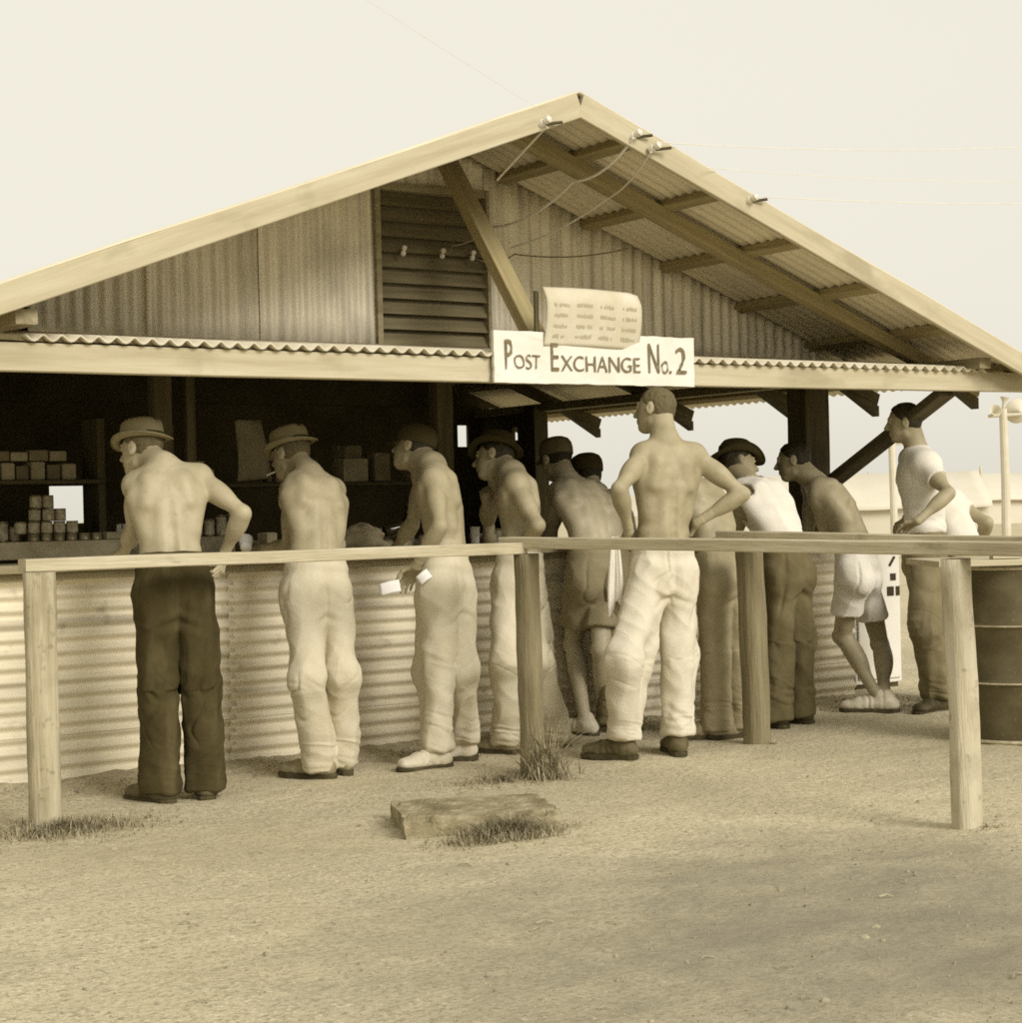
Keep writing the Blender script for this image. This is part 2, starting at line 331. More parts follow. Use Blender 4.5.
# distant rise on the right
def ridge(name, d, pts, depth, label=None):
    V = []; F = []; n = len(pts)
    for i, (ang, h) in enumerate(pts):
        c, s_ = math.cos(R(ang)), math.sin(R(ang))
        for k, (q, hh) in enumerate(((-1, -.02), (-.6, .35), (-.25, .8), (0, 1), (.6, .7), (1, -.02))):
            rr = d+q*depth; V.append((c*rr, s_*rr, h*hh+(.06*h*mnoise.noise(Vector((i*.7, k, 3))) if 0 < hh < 1 else 0)))
    for i in range(n-1):
        for k in range(5): F.append((i*6+k, (i+1)*6+k, (i+1)*6+k+1, i*6+k+1))
    return link(name, mesh(name, V, F, True), M['hill'])
hp = []
for i in range(90):
    a = 8+i*.62
    h = 5.2+.8*mnoise.noise(Vector((a*.12, 0, 2)))+.5*mnoise.noise(Vector((a*.9, 4, 2)))
    if a > 46.5: h = 5.2*max(.35, 1-(a-46.5)/14)
    hp.append((a, h))
tag(ridge('hill', 330, hp, 90), kind='structure')

# pebbles and clods
mb = MB()
for i in range(5600):
    u = random.random(); a = R(random.uniform(38, 76)); 
    d = 4.2+6.0*random.random()**1.1
    x, y = d*math.cos(a), d*math.sin(a)
    if y > 8.25: continue
    bank = 7.7 < y and x < 8.4
    if i < 1900:
        x = random.uniform(2.2, 8.6); y = random.gauss(8.0, .16)
        if y > 8.27: continue
    r = random.choice((.003, .004, .005, .006, .007, .013 if random.random() < .2 else .005))*(1 if i < 1900 else .6)
    z = gh(x, y); n = 5; V = []; ph = random.random()*6
    q = [random.uniform(.6, 1.2) for _ in range(12)]
    for k in range(n): V.append((x+r*q[k]*math.cos(ph+6.283*k/n), y+r*q[k]*math.sin(ph+6.283*k/n), z-.002))
    for k in range(n): V.append((x+r*.7*q[k+5]*math.cos(ph+.4+6.283*k/n), y+r*.7*q[k+5]*math.sin(ph+.4+6.283*k/n), z+r*random.uniform(.5, .9)))
    V.append((x, y, z+r*.95))
    mb.add(V, [(k, (k+1) % n, n+(k+1) % n, n+k) for k in range(n)]+[(n+k, n+(k+1) % n, 2*n) for k in range(n)])
for i in range(70):
    a = R(random.uniform(39, 75)); d = 4.2+4.2*random.random(); x, y = d*math.cos(a), d*math.sin(a); z = gh(x, y)
    if random.random() < .5:
        l = random.uniform(.02, .06); q = random.random()*3.14; mb.tube([(x, y, z+.004), (x+l*.5*math.cos(q), y+l*.5*math.sin(q), z+.009), (x+l*math.cos(q+.4), y+l*math.sin(q+.4), z+.004)], random.uniform(.0015, .003), 5)
    else:
        r = random.uniform(.006, .014); V = []; q = [random.uniform(.6, 1.2) for _ in range(14)]
        for lv_, (rr_, zz_) in enumerate(((1, -.2), (.9, .35), (.5, .75))):
            for k in range(7): V.append((x+r*rr_*q[k]*1.3*math.cos(k*.9), y+r*rr_*q[k+7]*math.sin(k*.9), z+r*zz_*q[(k+lv_) % 7]))
        mb.add(V, [(l_*7+k, l_*7+(k+1) % 7, l_*7+7+(k+1) % 7, l_*7+7+k) for l_ in range(2) for k in range(7)]+[tuple(14+k for k in range(7))])
o = mb.build('gravel', M['stone']); tag(o, 'loose pebbles and clods scattered over the bare dirt', 'gravel', kind='stuff')

def tuft(name, cx, cy, rx, ry, n, hmin, hmax, label, lean=.5, keep=None, dens=1.0):
    mb = MB(); 
    for i in range(n):
        q = min(1.6, abs(random.gauss(0, .62))); a = random.random()*6.283
        clump = .6+.6*mnoise.noise(Vector((a*1.3, q*2, cx)))
        x = cx+rx*q*math.cos(a)*(.7+clump*.5); y = cy+ry*q*math.sin(a)*(.7+clump*.5)
        if keep and not keep(x, y): continue
        h = max(hmin, random.uniform(hmin, hmax)*(1.1-q*.55)); az = random.random()*6.283; le = random.uniform(.1, lean*1.5)*h
        wd = random.uniform(.0018, .0045)*(1.3 if h > .12 else 1)
        z = gh(x, y)-.004; dx, dy = math.cos(az), math.sin(az); px, py = -dy*wd, dx*wd
        P = []
        for k, t in enumerate((0, .4, .75, 1)):
            off = le*t*t*1.4; zz = z+h*(t-.25*t*t*(le/h)); ww = 1-t*.9
            P += [(x+dx*off-px*ww, y+dy*off-py*ww, zz), (x+dx*off+px*ww, y+dy*off+py*ww, zz)]
        mb.add(P, [(0, 1, 3, 2), (2, 3, 5, 4), (4, 5, 7, 6)])
    o = mb.build(name, M['grass'], base=(cx, cy, 0)); tag(o, label, 'grass', kind='stuff'); return o
tuft('grass_tuft', 2.66, 7.03, .42, .26, 2400, .015, .075, 'low dark grass matted round the foot of the leftmost fence post', .9)
tuft('grass_tuft', 4.86, 6.83, .13, .12, 300, .05, .34, 'tall dry grass blades round the foot of the fence post left of centre', .7)
tuft('grass_tuft', 4.68, 6.92, .38, .22, 520, .015, .07, 'short grass spreading left of the fence post left of centre', .9)
tuft('grass_tuft', 3.90, 5.74, .26, .13, 2600, .02, .095, 'short grass overgrowing the near edge of the concrete slab', .8)
tuft('grass_tuft', 6.38, 6.98, .16, .1, 60, .01, .03, 'sparse dry stubble at the foot of the middle fence post', .9)
tuft('grass_tuft', 5.3, 4.66, .14, .1, 70, .01, .03, 'sparse dry stubble at the foot of the right pale fence post', .9)

# slab / old kerb block
mb = MB(); nx_, ny_, nz_ = 40, 14, 5
V = []; F = []; idx = {}
Lx, Ly, Lz = .60, .46, .085
def vid(i, j, k):
    key = (i, j, k)
    if key not in idx:
        x, y, z = (i/nx_-.5)*Lx, (j/ny_-.5)*Ly, k/nz_*Lz-.01
        q = Vector((x*9, y*9, z*9)); n = mnoise.noise(q)*.007+mnoise.noise(q*4)*.005+mnoise.noise(q*9)*.003
        e = 1+n/.2
        chip = max(0, mnoise.noise(Vector((x*11+4, y*11, 1))))*.085 if (k == nz_ and (i in (0, 1, nx_, nx_-1) or j in (0, 1, ny_))) else 0
        idx[key] = len(V); V.append((x*e, y*e, z+n*.7-chip))
    return idx[key]
for i in range(nx_):
    for j in range(ny_):
        F.append((vid(i, j, nz_), vid(i+1, j, nz_), vid(i+1, j+1, nz_), vid(i, j+1, nz_)))
for k in range(nz_):
    for i in range(nx_):
        F.append((vid(i, 0, k), vid(i+1, 0, k), vid(i+1, 0, k+1), vid(i, 0, k+1))); F.append((vid(i+1, ny_, k), vid(i, ny_, k), vid(i, ny_, k+1), vid(i+1, ny_, k+1)))
    for j in range(ny_):
        F.append((vid(0, j+1, k), vid(0, j, k), vid(0, j, k+1), vid(0, j+1, k+1))); F.append((vid(nx_, j, k), vid(nx_, j+1, k), vid(nx_, j+1, k+1), vid(nx_, j, k+1)))
o = link('concrete_slab', mesh('concrete_slab', V, F, False), M['concrete'], matw=Matrix.Translation((3.93, 6.02, 0)) @ Matrix.Rotation(R(-24), 4, 'Z'))
tag(o, 'cracked concrete slab lying flat in the dirt in front of the fence', 'slab')

# ============================================================ FENCE
fe = empty('post_and_rail_fence', (4.86, 6.94, 0)); tag(fe, 'weathered timber post and rail fence in front of the counter queue', 'fence')
PZ = {0: (2.61, 7.13), 1: (4.86, 6.94), 2: (6.34, 7.06), 3: (5.26, 4.71)}
beam('fence_post', (PZ[0][0], PZ[0][1], -.1), (PZ[0][0]+.005, PZ[0][1], 1.018), .118, .10, M['wood_post'], fe, (0, 1, 0), .14)
beam('fence_post', (PZ[1][0], PZ[1][1], -.1), (PZ[1][0]-.01, PZ[1][1], 1.018), .105, .095, M['wood_post_dark'], fe, (0, 1, 0), .15)
beam('fence_post', (PZ[2][0], PZ[2][1], -.1), (PZ[2][0]-.02, PZ[2][1], 1.02), .125, .11, M['wood_post_dark'], fe, (0, 1, 0), .14)
beam('fence_post', (PZ[3][0], PZ[3][1], -.1), (PZ[3][0]-.03, PZ[3][1], 1.00), .108, .09, M['wood_post_pale'], fe, (0, 1, 0), .14)
beam('fence_rail', (2.565, 7.18, 1.045), (4.84, 6.97, 1.045), .12, .052, M['wood_rail'], fe, rough=.05)
beam('fence_rail', (4.84, 7.08, 1.070), (5.36, 4.05, 1.030), .11, .05, M['wood_rail'], fe, rough=.05)
beam('fence_rail', (6.22, 7.16, 1.064), (6.62, 4.9, 1.008), .10, .05, M['wood_rail'], fe, rough=.05)

# ============================================================ STORE BUILDING
AX, EH, SL = 5.285, 3.37, .370            # ridge X, half span to the eave, slope
ZB = 3.070                                # underside of fascia at the ridge
def roofz(x): return ZB-SL*abs(x-AX)
B = empty('store_building', (AX, 8.3, 0)); tag(B, 'open fronted corrugated iron store with wide gable roof and counter', 'building')
YF, YW, YR = 7.04, 8.30, 12.3
# fascia boards
for sg in (-1, 1):
    xe = AX+sg*EH
    a = (AX+sg*.002, YF, roofz(AX)+.062); b = (xe, YF, roofz(xe)+.062)
    beam('fascia_board', a, b, .03, .112, M['wood_pale'], B, rough=.02)
# roof sheets: corrugations run down the slope
for sg in (-1, 1):
    V = []; F = []; ys = np.arange(YF-.012, YR+.35, .0095); xs = [0, .5, 1.0, 1.6, 2.3, 2.9, EH+.06]
    for y in ys:
        for x in xs: V.append((AX+sg*x, y, roofz(AX+x)+.126+.008*math.sin(y*2*math.pi/.076)+.004*math.sin(x*3+y)))
    n = len(xs)
    for j in range(len(ys)-1):
        for i in range(n-1): F.append((j*n+i, j*n+i+1, (j+1)*n+i+1, (j+1)*n+i)[::sg])
    o = link('roof_sheet', mesh('roof_sheet', [(v[0]-AX, v[1]-8.3, v[2]) for v in V], F, True), M['iron_roof'], B, base=Vector((AX, 8.3, 0)))
    sm = o.modifiers.new('thick', 'SOLIDIFY'); sm.thickness = .004
    # purlins (run front to back)
    for k in range(6):
        x = AX+sg*(.40+.565*k); 
        beam('purlin', (x, YF+.02, roofz(x)+.094), (x, YR+.2, roofz(x)+.094), .07, .045, M['wood_soffit'], B, upv=(sg*SL, 0, 1))
    # rafters (run down the slope)
    for y in (7.60, 8.42, 9.15, 10.25, 11.35, 12.35):
        xa, xb = AX, AX+sg*(EH-.02)
        beam('rafter', (xa, y, roofz(xa)+.037), (xb, y, roofz(xb)+.037), .085 if y < 8 else .06, .075, M['wood_soffit' if y < 8.3 else 'wood_dark'], B)  # same timber: front rafters coloured lighter, inner ones darker for the shade inside
# rafter tails: short vertical cut pieces hanging at the right eave
for y in (7.60, 8.42, 9.15, 10.25, 11.35):
    x1 = AX+EH-.02; z1 = roofz(x1)
    mb = MB(); mb.add([(x1-.34, y-.03, roofz(x1-.34)-.004), (x1, y-.03, z1-.004), (x1, y-.03, z1-.07), (x1-.34, y+.03, roofz(x1-.34)-.004), (x1, y+.03, z1-.004), (x1, y+.03, z1-.07)],
                      [(0, 2, 1), (3, 4, 5), (0, 1, 4, 3), (1, 2, 5, 4), (2, 0, 3, 5)])
    mb.build('rafter_tail', M['wood_dark'], B, base=(x1, y, z1))
beam('ridge_board', (AX, YF+.02, ZB+.085), (AX, YR+.2, ZB+.085), .05, .07, M['wood_dark'], B)
# gable wall: vertical corrugations, in separate sheets round the louvred vent
def corr_v(name, x0, x1, zb, zt, y, m, yoff=0, tilt=0):
    xs = np.arange(x0, x1+.001, .0076); V = []; F = []
    for x in xs:
        yy = y+yoff-.0085*math.sin(x*2*math.pi/.072)-.003*math.sin(x*9)
        t = zt(x) if callable(zt) else zt
        q = 5
        for k in range(q+1): V.append((x+tilt*k/q, yy+.002*math.sin(k*2+x*5), zb+(t-zb)*k/q))
    for i in range(len(xs)-1):
        for k in range(q): F.append((i*(q+1)+k, (i+1)*(q+1)+k, (i+1)*(q+1)+k+1, i*(q+1)+k+1))
    c = ((x0+x1)/2, y, zb)
    o = link(name, mesh(name, [(v[0]-c[0], v[1]-c[1], v[2]-c[2]) for v in V], F, True), m, B, base=Vector(c))
    sm = o.modifiers.new('thick', 'SOLIDIFY'); sm.thickness = .002; return o
top = lambda x: roofz(x)+.12
Zb = 2.075
LV0, LV1, LVT = 4.90, 5.56, 2.91
for x0, x1, yo in ((3.02, 3.62, 0), (3.60, 4.22, -.011), (4.20, 4.895, -.022)):
    corr_v('gable_sheet', x0, x1, Zb, top, YW, M['iron_gable'], yo)
corr_v('gable_sheet', 4.885, 5.575, LVT, top, YW, M['iron_gable'], -.002)
for x0, x1, yo in ((5.565, 6.2, -.008), (6.18, 6.84, 0), (6.82, 7.45, -.007), (7.43, 8.0, -.001)):
    corr_v('gable_sheet', x0, x1, Zb, top, YW, M['iron_gable'], yo)
# louvred vent
lv = MB()
nsl = 10
for k in range(nsl):
    z0 = Zb+.02+k*(LVT-Zb-.03)/nsl; h = (LVT-Zb-.03)/nsl
    lv.add([(LV0, YW-.035, z0), (LV1, YW-.035, z0), (LV1, YW+.02, z0+h*1.12), (LV0, YW+.02, z0+h*1.12), (LV0, YW-.023, z0), (LV1, YW-.023, z0), (LV1, YW+.032, z0+h*1.12), (LV0, YW+.032, z0+h*1.12)],
           [(0, 1, 2, 3), (7, 6, 5, 4), (0, 4, 5, 1), (1, 5, 6, 2), (2, 6, 7, 3), (3, 7, 4, 0)])
v_ = lv.build('louvred_vent', M['louvre'], B, base=(LV0, YW, Zb))
mb = MB(); mb.box((LV0-.03, YW-.045, Zb), (LV0, YW+.03, LVT+.03)); mb.box((LV1, YW-.045, Zb), (LV1+.02, YW+.03, LVT+.03)); mb.box((LV0+.001, YW-.04, LVT-.01), (LV1-.001, YW+.03, LVT+.028)); mb.box((LV0+.001, YW-.045, Zb-.01), (LV1-.001, YW+.03, Zb+.016))
mb.build('vent_frame', M['wood_mid'], v_, base=(LV0, YW, Zb))
def insulator(x, y, z, r=.016, h=.035, parent=B, tilt=0):
    mb = MB(); mb.lathe([(r*.5, -h), (r, -h*.8), (r, -h*.3), (r*.6, -h*.2), (r*.6, 0), (r, h*.1), (r, h*.6), (r*.4, h*.8)], 12)
    return mb.build('insulator', M['porcelain'], parent, matw=Matrix.Translation((x, y, z)) @ Matrix.Rotation(tilt, 4, 'X') @ Matrix.Rotation(R(15), 4, 'Y'))
for x in (5.02, 5.26, 5.45): insulator(x, YW-.07, 2.585, .014, .032)
# awning sheet and its beam
V = []; F = []; xs = np.arange(2.60, 8.26, .0085); ysn = [7.165, 7.4, 7.8, 8.27]
for x in xs:
    for y in ysn:
        t = (y-7.165)/(8.27-7.165); V.append((x-AX, y-8.3, 1.958+.125*t+.0125*math.sin(x*2*math.pi/.078)+(.004*mnoise.noise(Vector((x*1.5, y, 0))))))
for i in range(len(xs)-1):
    for k in range(3): F.append((i*4+k, (i+1)*4+k, (i+1)*4+k+1, i*4+k+1))
o = link('awning_sheet', mesh('awning_sheet', V, F, True), M['iron_awning'], B, base=Vector((AX, 8.3, 0)))
o.modifiers.new('thick', 'SOLIDIFY').thickness = .008
beam('awning_beam', (.6, 7.22, 1.880), (4.9, 7.22, 1.878), .06, .116, M['wood_pale'], B, rough=.02)
beam('awning_beam', (4.903, 7.223, 1.876), (9.3, 7.223, 1.896), .06, .112, M['wood_pale'], B, rough=.02)
for x in (3.4, 4.6, 5.8, 7.0): beam('awning_rafter', (x, 7.26, 1.905), (x, 8.28, 2.01), .05, .06, M['wood_dark'], B)
beam('tie_beam', (2.0, 8.36, 2.0), (8.1, 8.36, 2.0), .08, .14, M['wood_dark'], B)
# wall plates running front to back, their ends showing at the gable
for x, z in ((2.58, 2.03), (8.16, 1.988)):
    beam('wall_plate', (x, 7.10, z), (x, YR, z), .09, .06, M['wood_mid'], B)
# struts
beam('gable_strut', (5.28, 8.20, 3.06), (5.25, 7.30, 1.94), .07, .10, M['wood_soffit'], B, upv=(1, 0, 0))
beam('corner_brace', (8.04, 8.34, 1.28), (8.02, 7.27, 1.83), .05, .13, M['wood_dark'], B, upv=(1, 0, 0))
# posts
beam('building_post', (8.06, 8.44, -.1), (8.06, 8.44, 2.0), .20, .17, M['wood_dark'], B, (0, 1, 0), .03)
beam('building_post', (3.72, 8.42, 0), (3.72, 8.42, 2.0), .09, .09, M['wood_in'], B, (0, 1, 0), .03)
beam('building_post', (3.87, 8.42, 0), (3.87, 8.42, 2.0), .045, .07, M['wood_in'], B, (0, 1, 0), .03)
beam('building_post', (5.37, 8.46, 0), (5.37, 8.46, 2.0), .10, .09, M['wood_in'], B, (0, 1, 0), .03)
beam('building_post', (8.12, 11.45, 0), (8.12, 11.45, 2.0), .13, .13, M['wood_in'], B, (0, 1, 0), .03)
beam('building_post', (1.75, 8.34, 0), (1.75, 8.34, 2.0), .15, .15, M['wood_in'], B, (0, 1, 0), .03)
# walls behind
def wall_holes(name, x0, x1, z0, z1, y, holes, th=.03, axis='x'):
    xs = sorted(set([x0, x1]+[h[0] for h in holes]+[h[1] for h in holes])); zs = sorted(set([z0, z1]+[h[2] for h in holes]+[h[3] for h in holes]))
    mb = MB()
    for i in range(len(xs)-1):
        for k in range(len(zs)-1):
            cx, cz = (xs[i]+xs[i+1])/2, (zs[k]+zs[k+1])/2
            if any(h[0] < cx < h[1] and h[2] < cz < h[3] for h in holes): continue
            if axis == 'x': mb.box((xs[i], y, zs[k]), (xs[i+1], y+th, zs[k+1]))
            else: mb.box((y, xs[i], zs[k]), (y+th, xs[i+1], zs[k+1]))
    return mb.build(name, M['dark_panel'], B, base=((x0, y, z0) if axis == 'x' else (y, x0, z0)))
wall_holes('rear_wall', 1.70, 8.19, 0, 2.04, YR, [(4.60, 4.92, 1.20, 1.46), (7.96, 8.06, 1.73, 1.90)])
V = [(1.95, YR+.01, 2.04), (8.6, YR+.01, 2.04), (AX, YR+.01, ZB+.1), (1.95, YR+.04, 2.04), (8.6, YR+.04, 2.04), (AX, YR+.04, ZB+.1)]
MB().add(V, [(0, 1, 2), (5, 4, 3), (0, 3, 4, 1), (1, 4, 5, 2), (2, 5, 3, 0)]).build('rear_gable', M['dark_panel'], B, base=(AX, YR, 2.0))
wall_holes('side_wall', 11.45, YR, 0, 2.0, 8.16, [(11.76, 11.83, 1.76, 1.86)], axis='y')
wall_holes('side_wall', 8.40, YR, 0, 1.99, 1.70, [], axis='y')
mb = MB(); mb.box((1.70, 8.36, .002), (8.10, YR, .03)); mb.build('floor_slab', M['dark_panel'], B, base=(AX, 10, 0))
# counter
for pi_, (xa, xb) in enumerate(((1.2, 4.03), (4.0, 6.34), (6.31, 8.28))):
    for lo_, (za, zb) in enumerate(((-.06, .255), (.225, .978))):
        V = []; F = []; zs = np.arange(za, zb, .0065); xs = list(np.arange(xa, xb, .11))+[xb]
        yo = .006*(1-lo_)+(-.004 if pi_ == 1 else 0); ph_ = pi_*.9+lo_*1.7; dz_ = .006*(pi_-1)
        for x in xs:
            for z in zs: V.append((x-AX, yo-.0105*math.sin((z+dz_)*2*math.pi/.066)+.004*mnoise.noise(Vector((x*.9, z*2, pi_)))+.0035*mnoise.noise(Vector((x*5, z*9, 3+lo_))), z+.004*mnoise.noise(Vector((x*2.5, lo_*5, pi_)))))
        n = len(zs)
        for i in range(len(xs)-1):
            for k in range(n-1): F.append((i*n+k, (i+1)*n+k, (i+1)*n+k+1, i*n+k+1))
        o = link('counter_front', mesh('counter_front', V, F, True), M['iron_front'], B, base=Vector((AX, YW, 0)))
        o.modifiers.new('thick', 'SOLIDIFY').thickness = .003
beam('counter_top', (1.2, 8.40, 1.002), (8.29, 8.385, 1.002), .43, .040, M['wood_mid'], B, rough=.01)
beam('counter_top', (4.37, 8.79, 1.0015), (8.02, 8.79, 1.0015), .37, .040, M['wood_mid'], B, rough=.01)
beam('counter_edge', (1.2, 8.275, .965), (8.27, 8.275, .965), .022, .03, M['wood_rail'], B)
beam('counter_shelf', (1.4, 8.80, 1.078), (4.35, 8.80, 1.078), .16, .086, M['sack'], B, rough=.02)
# shelves behind the counter
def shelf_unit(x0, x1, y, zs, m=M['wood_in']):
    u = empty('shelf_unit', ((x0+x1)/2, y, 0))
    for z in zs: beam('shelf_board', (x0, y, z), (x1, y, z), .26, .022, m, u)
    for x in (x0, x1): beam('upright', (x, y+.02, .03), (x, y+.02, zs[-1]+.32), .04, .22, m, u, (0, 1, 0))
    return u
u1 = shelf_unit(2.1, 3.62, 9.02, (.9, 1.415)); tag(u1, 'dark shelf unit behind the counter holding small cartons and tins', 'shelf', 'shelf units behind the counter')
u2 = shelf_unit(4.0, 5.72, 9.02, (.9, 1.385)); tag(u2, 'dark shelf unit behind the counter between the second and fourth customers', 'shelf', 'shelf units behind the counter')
# ============================================================ SIGN, NOTICE, WIRES
SX0, SX1, SZ0, SZ1, SY = 4.84, 6.05, 1.818, 2.062, 7.155
s_ = empty('store_sign', ((SX0+SX1)/2, SY, SZ0)); tag(s_, 'white painted board sign reading POST EXCHANGE No.2', 'sign')
V = []; F = []; nx_ = 40; nz_ = 8
for i in range(nx_+1):
    for k in range(nz_+1):
        x = SX0+(SX1-SX0)*i/nx_; z = SZ0+(SZ1-SZ0)*k/nz_
        if i in (0, nx_): x += .006*mnoise.noise(Vector((0, i, z*30)))
        if k in (0, nz_): z += .006*mnoise.noise(Vector((x*12, k, 0)))
        V.append((x, SY+.006*math.sin(x*4)+.003*mnoise.noise(Vector((x*5, z*5, 0))), z))
for i in range(nx_):
    for k in range(nz_): q = i*(nz_+1)+k; F.append((q, q+nz_+1, q+nz_+2, q+1))
c = ((SX0+SX1)/2, SY, SZ0)
o = link('board', mesh('board', [(v[0]-c[0], v[1]-c[1], v[2]-c[2]) for v in V], F), M['sign'], s_, base=Vector(c)); md = o.modifiers.new('t', 'SOLIDIFY'); md.thickness = .018; md.offset = 1; o.location.y += .012
def text_mesh(txt, x0, x1, z0, z1, y, th=.001, off=0.004, m=M['ink'], parent=None, name='lettering', shear=0.0):
    cu = bpy.data.curves.new('t', 'FONT'); cu.body = txt; cu.size = 1; cu.extrude = 0; cu.offset = off
    t = bpy.data.objects.new('t', cu); COL.objects.link(t); dg = bpy.context.evaluated_depsgraph_get(); dg.update()
    me = bpy.data.meshes.new_from_object(t.evaluated_get(dg)); bpy.data.objects.remove(t)
    n = len(me.vertices); a = np.empty(n*3); me.vertices.foreach_get('co', a); a = a.reshape(-1, 3)
    mn, mx = a.min(0), a.max(0); u = (a[:, 0]-mn[0])/(mx[0]-mn[0]); v = (a[:, 1]-mn[1])/(mx[1]-mn[1])
    X = x0+(x1-x0)*u; Z = z0+(z1-z0)*v+.0015*np.sin(u*9+v*3); X = X+.002*np.sin(v*5+u*20)
    cx, cz = (x0+x1)/2, z0
    Y = y+.006*np.sin(X*4)
    me.vertices.foreach_set('co', np.stack([X-cx, Y-y-.010, Z-cz], 1).astype(np.float32).ravel()); me.update()
    return link(name, me, m, parent, base=Vector((cx, y, cz)))
ty = SY-.0025
for txt, x0, x1, z0, z1 in (('P', 4.902, 4.944, 1.880, 2.020), ('OST', 4.952, 5.104, 1.884, 1.952), ('E', 5.168, 5.212, 1.878, 2.012), ('XCHANGE', 5.225, 5.700, 1.878, 1.955),
                            ('N', 5.753, 5.820, 1.880, 2.026), ('o.', 5.834, 5.896, 1.878, 1.942), ('2', 5.928, 5.994, 1.880, 2.012)):
    text_mesh(txt, x0, x1, z0, z1, ty, off=-.002, parent=s_)
# curling printed notice above the sign, tacked to two battens
nb = empty('paper_notice', (5.41, 7.13, 1.98)); tag(nb, 'curling printed paper notice propped above the white sign', 'notice')
def pcurve(v): return 7.15-.030*math.sin(v*math.pi*.62)-.006*v+.11*max(0, v-.80)
V = []; F = []; nu, nv = 24, 16
PX0, PX1, PZ0, PZ1 = 5.125, 5.70, 1.995, 2.275
for j in range(nv+1):
    v = j/nv
    for i in range(nu+1):
        u = i/nu; V.append((PX0+(PX1-PX0)*u+.012*math.sin(v*2.5)-.012*v-5.41, pcurve(v)+.006*math.sin(u*7)-7.13, PZ0+(PZ1-PZ0)*v+(.004*math.sin(u*5))-.012*v*max(0, u-.9)*10-1.98))
for j in range(nv):
    for i in range(nu): q = j*(nu+1)+i; F.append((q, q+1, q+nu+2, q+nu+1))
o = link('sheet', mesh('sheet', V, F, True), M['paper'], nb, base=Vector((5.41, 7.13, 1.98))); o.modifiers.new('t', 'SOLIDIFY').thickness = .0015
mb = MB()
for row, (v0, v1) in enumerate(((.13, .21), (.30, .38), (.48, .56), (.66, .74))):
    for wd in range(4):
        ua = .08+wd*.235; n = 9
        for c in range(n):
            if random.random() < .12: continue
            u0_, u1_ = ua+c*.018, ua+c*.018+random.uniform(.008, .014)
            va = v0+random.uniform(0, .02); vb = v1-random.uniform(0, .03)
            P = []
            for (u, v) in ((u0_, va), (u1_, va), (u1_, vb), (u0_, vb)):
                P.append((PX0+(PX1-PX0)*u+.012*math.sin(v*2.5)-.012*v, pcurve(v)+.006*math.sin(u*7)-.003, PZ0+(PZ1-PZ0)*v+.004*math.sin(u*5)))
            mb.add(P, [(0, 1, 2, 3)])
mb.build('faded_lines', M['paper_ink'], nb, base=(5.41, 7.13, 1.98))
for x in (PX0-.012, PX1+.012): beam('batten', (x, 7.19, 1.90), (x, 7.185, 2.26 if x < 5.4 else 2.12), .022, .02, M['wood_dark'], nb, (0, 1, 0))
insulator_pos = [(5.06, 7.00, 3.03), (5.60, 7.00, 3.02), (5.70, 6.98, 2.965), (6.34, 7.0, 2.765)]
for (x, y, z) in insulator_pos: insulator(x, y, z, .018, .04, B, R(70)); beam('bracket', (x, y+.03, z-.01), (x+.09, y-.01, z+.002), .014, .014, M['wood_dark'], B)
def wire(pts, r, label, m=M['wire'], sag=0.0, group=None):
    P = []
    pts = [Vector(p) for p in pts]
    for a, b in zip(pts, pts[1:]):
        n = 14
        for k in range(n):
            t = k/n; q = a.lerp(b, t); q.z -= sag*4*t*(1-t); P.append(q)
    P.append(pts[-1]); mb = MB(); mb.tube(P, r, 5); o = mb.build('wire', m, base=tuple(pts[0])); tag(o, label, 'wire', group); return o
wire([(5.70, 6.95, 2.98), (14.5, 9.9, 4.50)], .0024, 'highest thin pale wire running right from the top of the gable', M['wire_pale'], .12, 'overhead wires leaving the gable')
wire([(6.02, 6.98, 2.89), (14.5, 9.4, 4.08)], .0018, 'middle faint wire of the three running right from the gable', M['wire_pale'], .12, 'overhead wires leaving the gable')
wire([(6.40, 6.98, 2.775), (14.5, 9.0, 3.84)], .0024, 'lowest thin pale wire running right from the roof slope', M['wire_pale'], .10, 'overhead wires leaving the gable')
wire([(5.06, 6.97, 3.05), (2.0, 6.2, 3.95)], .0008, 'faint wire rising left from the gable peak into the sky', M['wire_pale'], .02, 'overhead wires leaving the gable')
wire([(5.58, 7.0, 3.00), (5.55, 7.45, 2.86), (5.50, 8.1, 2.72)], .007, 'pale drooping wire under the soffit left of the other', M['wire_pale'], .05, 'service wires under the gable soffit')
wire([(5.68, 6.99, 2.94), (5.80, 7.5, 2.80), (5.62, 8.12, 2.62)], .005, 'pale wire under the soffit right of the drooping one', M['wire_pale'], .03, 'service wires under the gable soffit')
wire([(5.08, 7.02, 3.01), (5.09, 7.3, 2.9), (5.12, 7.5, 2.84)], .006, 'short wire end hanging under the left roof slope near the peak', M['wire_pale'], .0, 'service wires under the gable soffit')
wire([(5.50, 8.12, 2.72), (5.30, 8.2, 2.62), (5.26, 8.2, 2.585)], .004, 'dark wire curving across the iron gable to the louvres, upper one', M['wire'], .02, 'service wires on the gable wall')
wire([(6.4, 8.1, 2.66), (5.7, 8.2, 2.60), (5.45, 8.2, 2.56)], .004, 'dark wire sagging across the iron gable to the louvres, lower one', M['wire'], .03, 'service wires on the gable wall')

